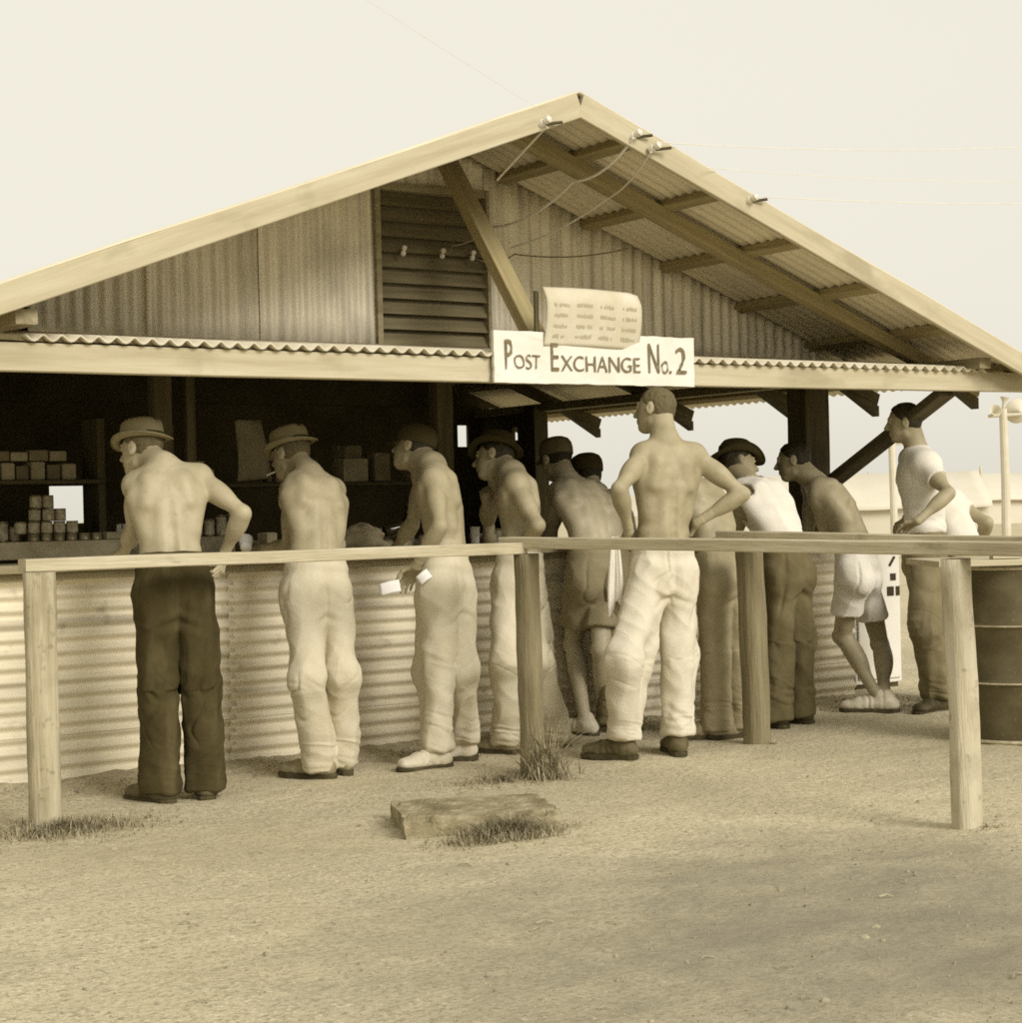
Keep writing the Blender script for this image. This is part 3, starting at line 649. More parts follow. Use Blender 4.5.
# ============================================================ GOODS
def can(x, y, z, r, h, label, m=M['tin'], lab=True, group=None, name='tin_can'):
    mb = MB(); mb.lathe([(r*.9, .001), (r, 0), (r, .004), (r*.97, .006), (r*.97, h-.006), (r, h-.004), (r, h), (r*.93, h), (r*.93, h-.003)], 18)
    o = mb.build(name, m, matw=Matrix.Translation((x, y, z)) @ Matrix.Rotation(random.random()*6, 4, 'Z'), smooth=True); tag(o, label, 'tin', group)
    if lab:
        mb = MB(); mb.lathe([(r*.985, h*.12), (r*.988, h*.88)], 18); mb.F = mb.F[:-2]; mb.build('label', M['tin_label'], o, matw=Matrix.Translation((x, y, z)))
    return o
words = ['first', 'second', 'third', 'fourth', 'fifth', 'sixth', 'seventh']
base_z = 1.122; r = .029; h = .058
rows = [(3.20, 6, 'bottom'), (3.14, 5, 'second'), (3.21, 3, 'third'), (3.215, 2, 'top')]
for ri, (x0, n, rn) in enumerate(rows):
    hh = .036 if ri == 0 else .062 if ri < 3 else .066
    for k in range(n):
        x = x0+k*.0655+(.0 if ri % 2 == 0 else .0)
        can(x, 8.79+random.uniform(-.01, .01), base_z, r, hh-.001, f'small tin, {words[k]} from left in the {rn} row of the stack at far left', M['tin'], lab=(ri > 0), group='tins stacked on the counter shelf at far left')
    base_z += hh
# things right of the stack
def box_obj(name, lo, hi, m, label, cat, group=None, rz=0, flap=True):
    c = ((lo[0]+hi[0])/2, (lo[1]+hi[1])/2, lo[2]); sx, sy, sz = hi[0]-lo[0], hi[1]-lo[1], hi[2]-lo[2]
    bm_ = MB(); e = .004
    V = []; 
    for (z, s1) in ((0, e), (e, 0), (sz-e, 0), (sz, e)):
        for (px, py) in ((-sx/2+s1, -sy/2), (sx/2-s1, -sy/2), (sx/2, -sy/2+s1), (sx/2, sy/2-s1), (sx/2-s1, sy/2), (-sx/2+s1, sy/2), (-sx/2, sy/2-s1), (-sx/2, -sy/2+s1)):
            V.append((px*(1 if s1 == 0 else (sx-2*e)/sx), py*(1 if s1 == 0 else (sy-2*e)/sy), z))
    F = [tuple(range(8))[::-1], tuple(24+i for i in range(8))]+[(j*8+i, j*8+(i+1) % 8, (j+1)*8+(i+1) % 8, (j+1)*8+i) for j in range(3) for i in range(8)]
    bm_.add(V, F); Mw = Matrix.Translation(c) @ Matrix.Rotation(rz, 4, 'Z')
    o = bm_.build(name, m, matw=Mw); tag(o, label, cat, group)
    t = MB(); t.box((-sx/2-.0012, -.008, sz*.65), (sx/2+.0012, .008, sz+.0012)); t.build('tape_strip', M['paper_dark'], o, matw=Mw)
    return o
xx = 3.02
for i, (wd, hh, mm_) in enumerate(((.07, .06, 'carton'), (.07, .085, 'carton_lt'), (.065, .07, 'carton'), (.075, .09, 'carton_lt'), (.07, .075, 'carton'), (.075, .08, 'carton_lt'))):
    box_obj('carton', (xx, 8.93, 1.427), (xx+wd-.006, 9.05, 1.427+hh), M[mm_], f'little carton, {words[i]} from left in the lower row on the far left shelf', 'carton', 'cartons on the far left shelf', random.uniform(-.05, .05)); xx += wd+.008
xx = 3.06
for i, (wd, hh) in enumerate(((.09, .05), (.09, .045), (.10, .055), (.09, .05))):
    box_obj('carton', (xx, 8.95, 1.521), (xx+wd-.006, 9.04, 1.521+hh), M['carton_lt' if i % 2 else 'carton'], f'little carton, {words[i]} from left in the upper row on the far left shelf', 'carton', 'cartons on the far left shelf', random.uniform(-.05, .05)); xx += wd+.006
for i, (x, hh, mm_, nm) in enumerate(((3.56, .035, 'carton_lt', 'low pale carton right of the tins on the counter shelf'), (3.66, .075, 'paper_white', 'bright white packet beside the first customer on the counter shelf'), (3.76, .06, 'carton_lt', 'pale carton against the first customer on the counter shelf'))):
    box_obj('packet', (x, 8.74, 1.122), (x+.085, 8.84, 1.122+hh), M[mm_], nm, 'packet', None, .2*i)
# second unit upper shelf
zz = 1.397
items = [(4.60, .13, .10, 'carton', 'dark carton left of the pale one on the middle shelf'), (4.78, .12, .07, 'carton', 'low dark carton in the middle of the middle shelf'), (5.03, .15, .13, 'carton_lt', 'larger pale carton at the third customer on the middle shelf'),
         (5.22, .10, .16, 'carton', 'tall dark carton behind the third customer on the middle shelf'), (5.46, .14, .09, 'carton_lt', 'pale carton at the right end of the middle shelf')]
for x, wd, hh, mm_, lb in items: box_obj('carton', (x, 8.93, zz), (x+wd, 9.07, zz+hh), M[mm_], lb, 'carton', 'cartons on the middle shelf', random.uniform(-.1, .1))
box_obj('carton', (5.03, 8.95, 1.528), (5.15, 9.06, 1.60), M['carton'], 'small dark carton on top of the larger pale one', 'carton', None, .15)
# hanging brown paper
V = []; F = []
for i in range(9):
    for k in range(13):
        u, v = i/8, k/12; x = 4.345+.16*u+.012*math.sin(v*4)-.02*(1-v)*-1*u; z = 1.405+.325*v+.015*u*(1-v)
        V.append((x-4.4, .012*math.sin(u*5+v*3), z-1.4))
for i in range(8):
    for k in range(12): q = i*13+k; F.append((q, q+13, q+14, q+1))
o = link('wrapping_paper', mesh('wrapping_paper', V, F, True), M['paper_dark'], base=Vector((4.4, 8.86, 1.4))); o.modifiers.new('t', 'SOLIDIFY').thickness = .001; tag(o, 'sheet of brown paper hanging between the first two customers', 'paper')
# counter-top clutter
def blob(name, c, rad, m, label, cat, seed=0, n=26, amp=.25, flat=0.0):
    V = []; F = []
    for j in range(n+1):
        th = math.pi*j/n
        for i in range(2*n):
            ph = math.pi*i/n; d = Vector((math.sin(th)*math.cos(ph), math.sin(th)*math.sin(ph), math.cos(th)))
            q = 1+amp*mnoise.noise(d*1.6+Vector((seed, 0, 0)))+amp*.4*mnoise.noise(d*4+Vector((0, seed, 0)))+amp*.15*abs(mnoise.noise(d*11))
            z = d.z*rad[2]*q+rad[2]*.85
            V.append((d.x*rad[0]*q, d.y*rad[1]*q, max(0.0, z)))
    for j in range(n):
        for i in range(2*n): F.append((j*2*n+i, (j+1)*2*n+i, (j+1)*2*n+(i+1) % (2*n), j*2*n+(i+1) % (2*n)))
    o = link(name, mesh(name, V, F, True), m, base=Vector(c)); tag(o, label, cat); return o
blob('cloth_sack', (4.83, 8.44, 1.022), (.15, .09, .075), M['sack'], 'crumpled pale sack heaped on the counter between the second and third customers', 'sack', 3, amp=.35)
blob('cloth_sack', (5.02, 8.60, 1.022), (.10, .08, .05), M['sack'], 'smaller low sack lying behind the heaped one on the counter', 'sack', 9, amp=.35)
def cup(x, y, z, r, h, m, label, M4=None):
    mb = MB(); mb.lathe([(r*.78, 0), (r*.8, .002), (r, h), (r*1.04, h), (r*1.04, h-.004), (r*.96, h-.002), (r*.74, .006), (.001, .006)], 20)
    o = mb.build('cup', m, matw=M4 or Matrix.Translation((x, y, z)), smooth=True); tag(o, label, 'cup'); return o
cup(5.44, 8.26, 1.023, .026, .112, M['paper_white'], 'white paper cup on the counter beside the fourth customer')
mb = MB(); mb.lathe([(.03, 0), (.034, .004), (.034, .10), (.033, .12), (.030, .135), (.033, .14), (.033, .15), (.02, .152)], 20)
o = mb.build('jar', M['sack'], matw=Matrix.Translation((5.535, 8.27, 1.023)), smooth=True); tag(o, 'taller dull jar standing right of the white paper cup', 'jar')
for i, (x, y, mm_, lb) in enumerate(((5.05, 8.47, 'glass_dark', 'dark bottle lying tilted on the counter clutter'), (5.30, 8.72, 'glass_dark', 'dark bottle standing behind the third customer'), (4.62, 8.74, 'glass_dark', 'dark bottle standing right of the second customer'))):
    mb = MB(); mb.lathe([(.028, 0), (.032, .004), (.032, .13), (.026, .16), (.012, .19), (.011, .225), (.014, .228), (.014, .24), (.008, .241)], 18)
    Mw = Matrix.Translation((x, y, 1.024)) if i else Matrix.Translation((x-.05, y, 1.12)) @ Matrix.Rotation(R(78), 4, 'Y')
    o = mb.build('bottle', M[mm_], matw=Mw, smooth=True); tag(o, lb, 'bottle')
for i, (x, y, s1, hh, mm_, lb) in enumerate(((4.66, 8.64, .08, .05, 'carton_lt', 'small pale packet right of the second customer on the counter'), (4.90, 8.75, .10, .08, 'carton_lt', 'pale packet standing behind the heaped sack'), (5.12, 8.78, .12, .10, 'carton_lt', 'pale box behind the dark lying bottle'),
        (4.50, 8.66, .09, .06, 'carton', 'dark box left of the second customer on the counter'), (4.18, 8.50, .10, .07, 'carton', 'dark box right of the first customer on the counter'), (4.32, 8.52, .07, .11, 'carton_lt', 'upright pale packet between the first two customers'), (5.66, 8.6, .09, .07, 'carton', 'dark box right of the fourth customer on the counter'))):
    box_obj('packet', (x, y, 1.023), (x+s1, y+.07, 1.023+hh), M[mm_], lb, 'packet', None, .3*(i % 3)-.3)
for k in range(6):
    can(4.56+k*.075, 8.93, .912, .03, .07, f'tin, {words[k]} from left on the lower middle shelf', M['tin'], True, 'tins on the lower middle shelf')

# ============================================================ DRUM, CABINET
D = empty('oil_drum', (7.42, 6.31, 0)); tag(D, 'dark ribbed steel oil drum with worn rims at the right edge', 'drum')
prof = [(.275, .005), (.285, .02)]
z = .02
pr = [(.02, .285), (.05, .285)]
def bump_at(z0): return [(z0-.018, .285), (z0-.010, .289), (z0-.004, .297), (z0+.004, .297), (z0+.010, .289), (z0+.018, .285)]
for zz in (.28, .30): pass
for z0 in (.30, .585): pr += bump_at(z0)
for z0 in (.44, .72, .16):
    pass
pr = sorted(pr+[(.86, .285)]); mb = MB(); mb.lathe([(r_, z_) for z_, r_ in pr], 64, (0, 0, 0)); mb.F = mb.F[:-2]
mb.lathe([(.284, .855), (.284, .856)], 64)
mb.build('shell', M['drum'], D, matw=Matrix.Translation((7.42, 6.31, 0)), smooth=True)
for z0 in (.006, .868): mb = MB(); mb.lathe([(.284, z0-.006), (.291, z0-.002), (.291, z0+.010), (.284, z0+.014), (.276, z0+.010), (.276, z0-.004)], 64); mb.F = mb.F[:-2]; mb.build('rim', M['drum_rim'], D, matw=Matrix.Translation((7.42, 6.31, 0)), smooth=True)
for z0 in (.30, .585):
    mb = MB(); mb.lathe([(.2965, z0-.0045), (.2995, z0-.002), (.2995, z0+.003), (.2965, z0+.0045)], 64); mb.F = mb.F[:-2]; mb.build('hoop', M['drum_rim'], D, matw=Matrix.Translation((7.42, 6.31, 0)), smooth=True)
b_ = beam('board', (7.02, 6.55, .902), (7.95, 5.98, .902), .62, .030, M['wood_pale']); tag(b_, 'pale wooden board laid flat over the top of the oil drum', 'board')
for i, (x, y, hh, lb) in enumerate(((7.16, 6.22, .035, 'low wooden block on the board over the drum, nearer the fence post'), (7.36, 6.08, .03, 'low wooden block on the board over the drum, nearer the picture edge'))):
    o = beam('wooden_block', (x, y, .919+hh/2), (x+.12, y-.07, .919+hh/2), .06, hh, M['wood_rail']); tag(o, lb, 'block')
# white cabinet past the end of the counter
W0 = (8.60, 8.62, 0); ang = R(-4)
Mw = Matrix.Translation(W0) @ Matrix.Rotation(ang, 4, 'Z')
cb = empty('white_cabinet', W0, ang); tag(cb, 'white painted cabinet standing past the right end of the counter', 'cabinet')
mb = MB(); mb.box((0, 0, .03), (.40, .45, 1.00)); o = mb.build('carcass', M['white_cab'], cb, matw=Mw); bv = o.modifiers.new('b', 'BEVEL'); bv.width = .012; bv.segments = 2
mb = MB(); mb.box((.02, .02, -.02), (.38, .43, .028)); mb.build('plinth', M['wood_dark'], cb, matw=Mw)
mb = MB(); mb.box((.02, -.016, .06), (.38, -.002, .97)); o = mb.build('door', M['white_cab'], cb, matw=Mw); o.modifiers.new('b', 'BEVEL').width = .006
mb = MB()
mb.box((.27, -.022, .60), (.325, -.017, .66)); mb.box((.345, -.022, .60), (.375, -.017, .66)); mb.box((.30, -.022, .70), (.345, -.017, .745))
mb.add([(.285, -.022, .80), (.33, -.022, .86), (.345, -.022, .85), (.30, -.022, .79)], [(0, 3, 2, 1)])
mb.build('stencil_mark', M['black_paint'], cb, matw=Mw)
# ============================================================ FAR TENTS, POLES
def tent(loc, rz, Lx, Wy, hw, hr, label):
    t = empty('canvas_tent', loc, rz); tag(t, label, 'tent', 'canvas tents beyond the store'); Mw = WM[t.name]
    V = []; F = []; n = 24
    prof = [(-Wy/2-.25, hw-.25), (-Wy/2, hw), (-Wy/4, hw+(hr-hw)*.46), (0, hr), (Wy/4, hw+(hr-hw)*.46), (Wy/2, hw), (Wy/2+.25, hw-.25)]
    for i in range(n+1):
        x = -Lx/2+Lx*i/n; sag = .12*math.sin(math.pi*((i % 8)/8))
        for (y, z) in prof: V.append((x, y, z-sag*(1 if 0 < abs(y) < Wy/2 else .4)))
    for i in range(n):
        for k in range(6): F.append((i*7+k, (i+1)*7+k, (i+1)*7+k+1, i*7+k+1))
    o = link('canvas_roof', mesh('canvas_roof', V, F, True), M['canvas'], t, matw=Mw); o.modifiers.new('t', 'SOLIDIFY').thickness = .02
    mb = MB(); mb.box((-Lx/2+.1, -Wy/2+.05, 0), (Lx/2-.1, -Wy/2+.12, hw-.02)); mb.box((-Lx/2+.1, Wy/2-.12, 0), (Lx/2-.1, Wy/2-.05, hw-.02))
    for s1 in (-1, 1):
        x = s1*(Lx/2-.1); mb.add([(x, -Wy/2+.13, 0), (x, Wy/2-.13, 0), (x, Wy/2-.13, hw), (x, 0, hr-.1), (x, -Wy/2+.13, hw)], [(0, 1, 2, 3, 4)])
    mb.build('canvas_wall', M['canvas'], t, matw=Mw)
    for x in (-Lx/2-.1, Lx/2+.1): mb = MB(); mb.tube([(x, 0, 0), (x, 0, hr+.15)], .05, 8); mb.build('tent_pole', M['far_pole'], t, matw=Mw)
tent((50.5, 50.3, 0), R(-40), 9, 6, 1.2, 2.3, 'pale canvas tent seen right of the corner post')
tent((73.5, 61.5, 0), R(-28), 16, 7, 1.4, 2.5, 'long pale canvas tent beyond the drum at the right edge')
tent((60, 66, 0), R(-35), 10, 6, 1.3, 2.3, 'pale canvas tent glimpsed through the store behind the customers')
hp_ = empty('loudspeaker_pole', (31.46, 26.9, 0)); tag(hp_, 'pale distant pole with horn shaped loudspeakers against the sky at the right edge', 'pole')
Mw = WM[hp_.name]
mb = MB(); mb.tube([(0, 0, -.2), (.02, 0, 1.6), (0, .01, 3.15)], [.105, .095, .085], 12); mb.build('pole', M['far_pole'], hp_, matw=Mw)
mb = MB(); mb.tube([(-.26, .2, 3.0), (.3, -.25, 3.02)], .035, 8); mb.build('crossbar', M['far_pole'], hp_, matw=Mw)
for (px_, py_, pz_, rr_, az_, ti_) in ((.30, -.24, 3.05, .27, 150, 78), (-.20, .15, 3.02, .13, -30, 70), (0, 0, 3.12, .10, 60, 8)):
    mb = MB(); mb.lathe([(.03, 0), (.04, .08), (rr_*.4, .17), (rr_*.75, .24), (rr_, .28), (rr_*1.02, .285), (rr_*.97, .28), (rr_*.7, .235), (rr_*.35, .165), (.02, .1)], 24)
    mb.build('horn', M['far_pole'], hp_, matw=Mw @ Matrix.Translation((px_, py_, pz_)) @ Matrix.Rotation(R(az_), 4, 'Z') @ Matrix.Rotation(R(ti_), 4, 'X'), smooth=True)
mb = MB(); mb.tube([(29.5, 28.3, -.2), (29.5, 28.3, 1.3), (29.48, 28.3, 2.6)], [.085, .08, .075], 12); mb.tube([(29.2, 28.5, 2.45), (29.78, 28.1, 2.45)], .03, 6)
tag(mb.build('pole', M['far_pole'], base=(29.5, 28.3, 0)), 'pale distant pole behind the man in the T-shirt', 'pole')
# more stock on the shelves behind the counter
rs = random.Random(21)
sizes = ['tall', 'low', 'narrow', 'broad', 'small', 'square', 'squat', 'upright', 'thin', 'plain']
def shelf_row(x0, x1, y, z, where, k0, hm=.14):
    x = x0; i = 0
    while x < x1-.05:
        wd = rs.uniform(.05, .13); hh = rs.uniform(.04, hm)
        side = 'dark' if rs.random() < .5 else 'pale'
        box_obj('carton', (x, y, z), (x+wd-.008, y+.11, z+hh), M['carton' if side == 'dark' else 'carton_lt'], f'{side} {sizes[(i+k0) % 10]} carton, number {i+1} from left {where}', 'carton', 'stock '+where, rs.uniform(-.08, .08))
        x += wd+rs.uniform(.002, .03); i += 1
shelf_row(4.02, 4.33, 8.95, 1.397, 'on the middle shelf behind the first two customers', 0)
shelf_row(5.60, 5.72, 8.95, 1.397, 'at the right end of the middle shelf', 3)
shelf_row(4.05, 5.65, 8.97, .912, 'on the lower middle shelf', 5, .3) if False else None
for i, (x, y) in enumerate(((5.14, 8.50), (5.20, 8.56), (5.27, 8.50), (4.56, 8.50), (5.72, 8.52), (5.80, 8.58))):
    can(x, y, 1.023, .03, .075+.02*(i % 2), ['short tin left of the pair beside the third customer', 'taller tin just behind the pair beside the third customer', 'short tin right of the pair beside the third customer', 'tin at the right elbow of the second customer', 'short tin behind the tanned man in shorts', 'taller tin behind the tanned man in shorts'][i], M['tin'])
for k in range(5): can(2.90+k*.062, 8.90, 1.122, .028, .10 if k % 2 else .075, f'can, {words[k]} from left behind the stack at far left', M['tin'], True, 'cans behind the far left stack')
for k in range(6): can(3.94+k*.068, 8.80, 1.122, .029, .09+.02*(k % 3), f'can, {words[k]} from left between the first two customers', M['tin'], True, 'cans between the first two customers')
for k in range(5): can(4.62+k*.07, 9.0, 1.397+.0, .03, .09, f'can, {words[k]} from left at the back of the middle shelf', M['tin'], True, 'cans at the back of the middle shelf')
for k in range(6):
    box_obj('packet', (5.04+k*.09, 8.62+.03*(k % 2), 1.023), (5.10+k*.09, 8.68+.03*(k % 2), 1.07+.035*(k % 3)), M['carton_lt' if k % 2 else 'paper'], f'small packet, {words[k]} from left on the counter behind the third customer', 'packet', 'packets behind the third customer', .2*(k % 3)-.2)

# joint positions in metres (X along the counter, Y away from the yard, Z up)
JOINTS = {
 'p1': {'ankL': (3.232, 7.410, 0.085), 'toeL': (3.187, 7.574, 0.035), 'ankR': (3.433, 7.379, 0.085), 'toeR': (3.503, 7.534, 0.035), 'pel': (3.313, 7.409, 0.919), 'hipL': (3.236, 7.429, 0.899), 'knL': (3.291, 7.520, 0.481), 'hipR': (3.391, 7.389, 0.899), 'knR': (3.469, 7.454, 0.481), 'neck': (3.354, 7.575, 1.459), 'shL': (3.240, 7.610, 1.365), 'elL': (3.302, 7.801, 1.162), 'wrL': (3.352, 8.028, 1.069), 'haL': (3.342, 8.196, 1.046), 'shR': (3.499, 7.519, 1.395), 'elR': (3.605, 7.308, 1.235), 'wrR': (3.583, 7.471, 1.047), 'haR': (3.510, 7.375, 0.928), 'head': (3.318, 7.729, 1.523), 'face': (-0.457, 0.878, -0.139), 'hup': (0.072, 0.193, 0.979), 'fwd': (0.250, 0.968, 0.000)},
 'p2': {'ankL': (4.113, 7.599, 0.085), 'toeL': (4.031, 7.748, 0.035), 'ankR': (4.255, 7.653, 0.085), 'toeR': (4.268, 7.823, 0.035), 'pel': (4.134, 7.637, 0.878), 'hipL': (4.054, 7.643, 0.858), 'knL': (3.987, 7.481, 0.468), 'hipR': (4.214, 7.631, 0.858), 'knR': (4.187, 7.504, 0.471), 'neck': (4.225, 7.866, 1.426), 'shL': (4.138, 7.849, 1.335), 'elL': (4.148, 7.933, 1.063), 'wrL': (4.135, 8.183, 1.063), 'haL': (4.154, 8.349, 1.092), 'shR': (4.357, 7.853, 1.332), 'elR': (4.425, 7.938, 1.069), 'wrR': (4.449, 8.187, 1.053), 'haR': (4.437, 8.356, 1.053), 'head': (4.210, 8.009, 1.508), 'face': (-0.345, 0.922, -0.174), 'hup': (0.065, 0.208, 0.976), 'fwd': (0.078, 0.997, 0.000)},
 'p3': {'ankL': (4.680, 7.480, 0.085), 'toeL': (4.510, 7.474, 0.035), 'ankR': (4.932, 7.650, 0.085), 'toeR': (4.765, 7.681, 0.035), 'pel': (4.799, 7.571, 0.860), 'hipL': (4.727, 7.536, 0.840), 'knL': (4.777, 7.682, 0.438), 'hipR': (4.872, 7.605, 0.840), 'knR': (4.834, 7.499, 0.464), 'neck': (4.819, 7.703, 1.465), 'shL': (4.754, 7.566, 1.369), 'elL': (4.675, 7.398, 1.152), 'wrL': (4.634, 7.556, 0.963), 'haL': (4.647, 7.693, 0.864), 'shR': (4.873, 7.849, 1.400), 'elR': (4.891, 8.003, 1.161), 'wrR': (4.922, 8.218, 1.038), 'haR': (4.948, 8.385, 1.016), 'head': (4.815, 7.853, 1.535), 'face': (-0.457, 0.878, 0.139), 'hup': (0.320, 0.017, 0.947), 'fwd': (-0.431, 0.903, 0.000)},
 'p4': {'ankL': (5.227, 7.688, 0.085), 'toeL': (5.148, 7.839, 0.035), 'ankR': (5.524, 7.679, 0.085), 'toeR': (5.456, 7.834, 0.035), 'pel': (5.330, 7.716, 0.865), 'hipL': (5.257, 7.681, 0.845), 'knL': (5.131, 7.549, 0.471), 'hipR': (5.402, 7.750, 0.845), 'knR': (5.359, 7.598, 0.463), 'neck': (5.368, 7.811, 1.425), 'shL': (5.307, 7.671, 1.345), 'elL': (5.295, 7.471, 1.143), 'wrL': (5.348, 7.691, 1.036), 'haL': (5.371, 7.851, 0.984), 'shR': (5.409, 7.965, 1.372), 'elR': (5.458, 8.159, 1.170), 'wrR': (5.330, 7.982, 1.291), 'haR': (5.406, 8.111, 1.371), 'head': (5.374, 7.964, 1.487), 'face': (-0.647, 0.758, -0.087), 'hup': (0.254, 0.322, 0.912), 'fwd': (-0.431, 0.903, 0.000)},
 'p5': {'ankL': (5.922, 7.963, 0.085), 'toeL': (5.876, 8.127, 0.035), 'ankR': (6.101, 8.048, 0.085), 'toeR': (6.084, 8.217, 0.035), 'pel': (6.029, 7.994, 0.869), 'hipL': (5.949, 7.987, 0.849), 'knL': (6.014, 8.182, 0.471), 'hipR': (6.109, 8.002, 0.849), 'knR': (5.987, 7.893, 0.460), 'neck': (6.074, 8.291, 1.374), 'shL': (5.994, 8.250, 1.307), 'elL': (6.040, 8.399, 1.069), 'wrL': (6.096, 8.636, 1.011), 'haL': (6.135, 8.801, 1.004), 'shR': (6.267, 8.255, 1.298), 'elR': (6.364, 8.319, 1.038), 'wrR': (6.418, 8.561, 1.007), 'haR': (6.448, 8.728, 1.006), 'head': (6.090, 8.403, 1.494), 'face': (-0.009, 0.978, -0.208), 'hup': (0.053, 0.208, 0.977), 'fwd': (-0.096, 0.995, 0.000)},
 'p6': {'ankL': (6.092, 7.946, 0.085), 'toeL': (5.952, 8.042, 0.035), 'ankR': (6.194, 7.937, 0.085), 'toeR': (6.054, 8.033, 0.035), 'pel': (6.167, 7.926, 0.837), 'hipL': (6.091, 7.925, 0.817), 'knL': (6.213, 8.089, 0.464), 'hipR': (6.243, 7.927, 0.817), 'knR': (6.327, 8.093, 0.456), 'neck': (6.268, 8.293, 1.299), 'shL': (6.190, 8.229, 1.237), 'elL': (6.293, 8.375, 1.034), 'wrL': (6.373, 8.597, 1.008), 'haL': (6.415, 8.753, 1.007), 'shR': (6.410, 8.314, 1.263), 'elR': (6.501, 8.413, 1.028), 'wrR': (6.565, 8.640, 0.997), 'haR': (6.608, 8.795, 0.995), 'head': (6.300, 8.406, 1.403), 'face': (0.077, 0.982, -0.174), 'hup': (0.095, 0.166, 0.982), 'fwd': (-0.009, 1.000, 0.000)},
 'p7': {'ankL': (5.513, 7.117, 0.085), 'toeL': (5.440, 7.270, 0.035), 'ankR': (5.800, 7.046, 0.085), 'toeR': (5.876, 7.198, 0.035), 'pel': (5.723, 7.037, 0.919), 'hipL': (5.641, 7.046, 0.899), 'knL': (5.438, 6.989, 0.490), 'hipR': (5.805, 7.027, 0.899), 'knR': (5.903, 7.125, 0.478), 'neck': (5.761, 7.036, 1.554), 'shL': (5.643, 7.063, 1.468), 'elL': (5.416, 6.968, 1.308), 'wrL': (5.544, 7.061, 1.105), 'haL': (5.588, 7.216, 1.035), 'shR': (5.905, 6.990, 1.464), 'elR': (6.081, 6.835, 1.271), 'wrR': (5.902, 6.984, 1.134), 'haR': (5.925, 7.152, 1.090), 'head': (5.781, 7.133, 1.693), 'face': (-0.399, 0.917, 0.000), 'hup': (0.167, 0.072, 0.983), 'fwd': (0.113, 0.994, 0.000)},
 'p8': {'ankL': (6.346, 7.386, 0.085), 'toeL': (6.205, 7.482, 0.035), 'ankR': (6.499, 7.356, 0.085), 'toeR': (6.330, 7.363, 0.035), 'pel': (6.408, 7.382, 0.868), 'hipL': (6.328, 7.374, 0.848), 'knL': (6.453, 7.513, 0.460), 'hipR': (6.488, 7.390, 0.848), 'knR': (6.638, 7.498, 0.460), 'neck': (6.423, 7.675, 1.348), 'shL': (6.297, 7.643, 1.285), 'elL': (6.380, 7.836, 1.091), 'wrL': (6.467, 8.068, 1.057), 'haL': (6.511, 8.231, 1.045), 'shR': (6.566, 7.696, 1.304), 'elR': (6.614, 7.796, 1.041), 'wrR': (6.696, 8.031, 1.022), 'haR': (6.731, 8.198, 1.021), 'head': (6.414, 7.813, 1.439), 'face': (-0.095, 0.986, -0.139), 'hup': (0.000, 0.140, 0.990), 'fwd': (-0.096, 0.995, 0.000)},
 'p9': {'ankL': (6.877, 7.504, 0.085), 'toeL': (6.861, 7.673, 0.035), 'ankR': (7.102, 7.554, 0.085), 'toeR': (7.042, 7.713, 0.035), 'pel': (6.996, 7.525, 0.865), 'hipL': (6.919, 7.504, 0.845), 'knL': (7.028, 7.663, 0.461), 'hipR': (7.073, 7.547, 0.845), 'knR': (7.223, 7.669, 0.461), 'neck': (6.943, 7.768, 1.334), 'shL': (6.835, 7.710, 1.228), 'elL': (6.934, 7.871, 1.015), 'wrL': (7.012, 8.107, 0.984), 'haL': (7.060, 8.269, 0.971), 'shR': (7.104, 7.791, 1.281), 'elR': (7.170, 7.839, 1.008), 'wrR': (7.245, 8.076, 0.983), 'haR': (7.308, 8.234, 0.981), 'head': (6.988, 7.883, 1.443), 'face': (0.939, -0.333, -0.087), 'hup': (0.212, 0.360, 0.909), 'fwd': (-0.267, 0.964, 0.000)},
 'p10': {'ankL': (7.807, 7.649, 0.085), 'toeL': (7.686, 7.768, 0.035), 'ankR': (7.834, 7.619, 0.085), 'toeR': (7.723, 7.749, 0.035), 'pel': (7.723, 7.702, 0.830), 'hipL': (7.652, 7.665, 0.810), 'knL': (7.736, 7.858, 0.434), 'hipR': (7.794, 7.739, 0.810), 'knR': (8.037, 7.847, 0.369), 'neck': (7.654, 7.992, 1.349), 'shL': (7.588, 7.869, 1.253), 'elL': (7.700, 7.934, 0.999), 'wrL': (7.778, 8.169, 0.966), 'haL': (7.825, 8.333, 0.959), 'shR': (7.751, 8.095, 1.308), 'elR': (7.725, 8.112, 1.010), 'wrR': (7.835, 8.334, 0.977), 'haR': (7.899, 8.491, 0.974), 'head': (7.606, 8.099, 1.465), 'face': (-0.643, 0.753, -0.139), 'hup': (-0.006, 0.177, 0.984), 'fwd': (-0.462, 0.887, 0.000)},
 'p11': {'ankL': (8.034, 7.398, 0.085), 'toeL': (7.866, 7.374, 0.035), 'ankR': (8.251, 7.495, 0.085), 'toeR': (8.082, 7.472, 0.035), 'pel': (8.065, 7.500, 0.895), 'hipL': (8.002, 7.451, 0.875), 'knL': (7.902, 7.347, 0.480), 'hipR': (8.129, 7.549, 0.875), 'knR': (8.105, 7.404, 0.467), 'neck': (8.050, 7.536, 1.518), 'shL': (7.976, 7.393, 1.415), 'elL': (7.910, 7.165, 1.256), 'wrL': (7.722, 7.227, 1.104), 'haL': (7.742, 7.391, 1.065), 'shR': (8.158, 7.655, 1.452), 'elR': (8.301, 7.780, 1.240), 'wrR': (8.394, 7.962, 1.095), 'haR': (8.457, 8.115, 1.058), 'head': (8.001, 7.578, 1.672), 'face': (-0.647, 0.758, -0.087), 'hup': (-0.079, 0.047, 0.996), 'fwd': (-0.609, 0.793, 0.000)},
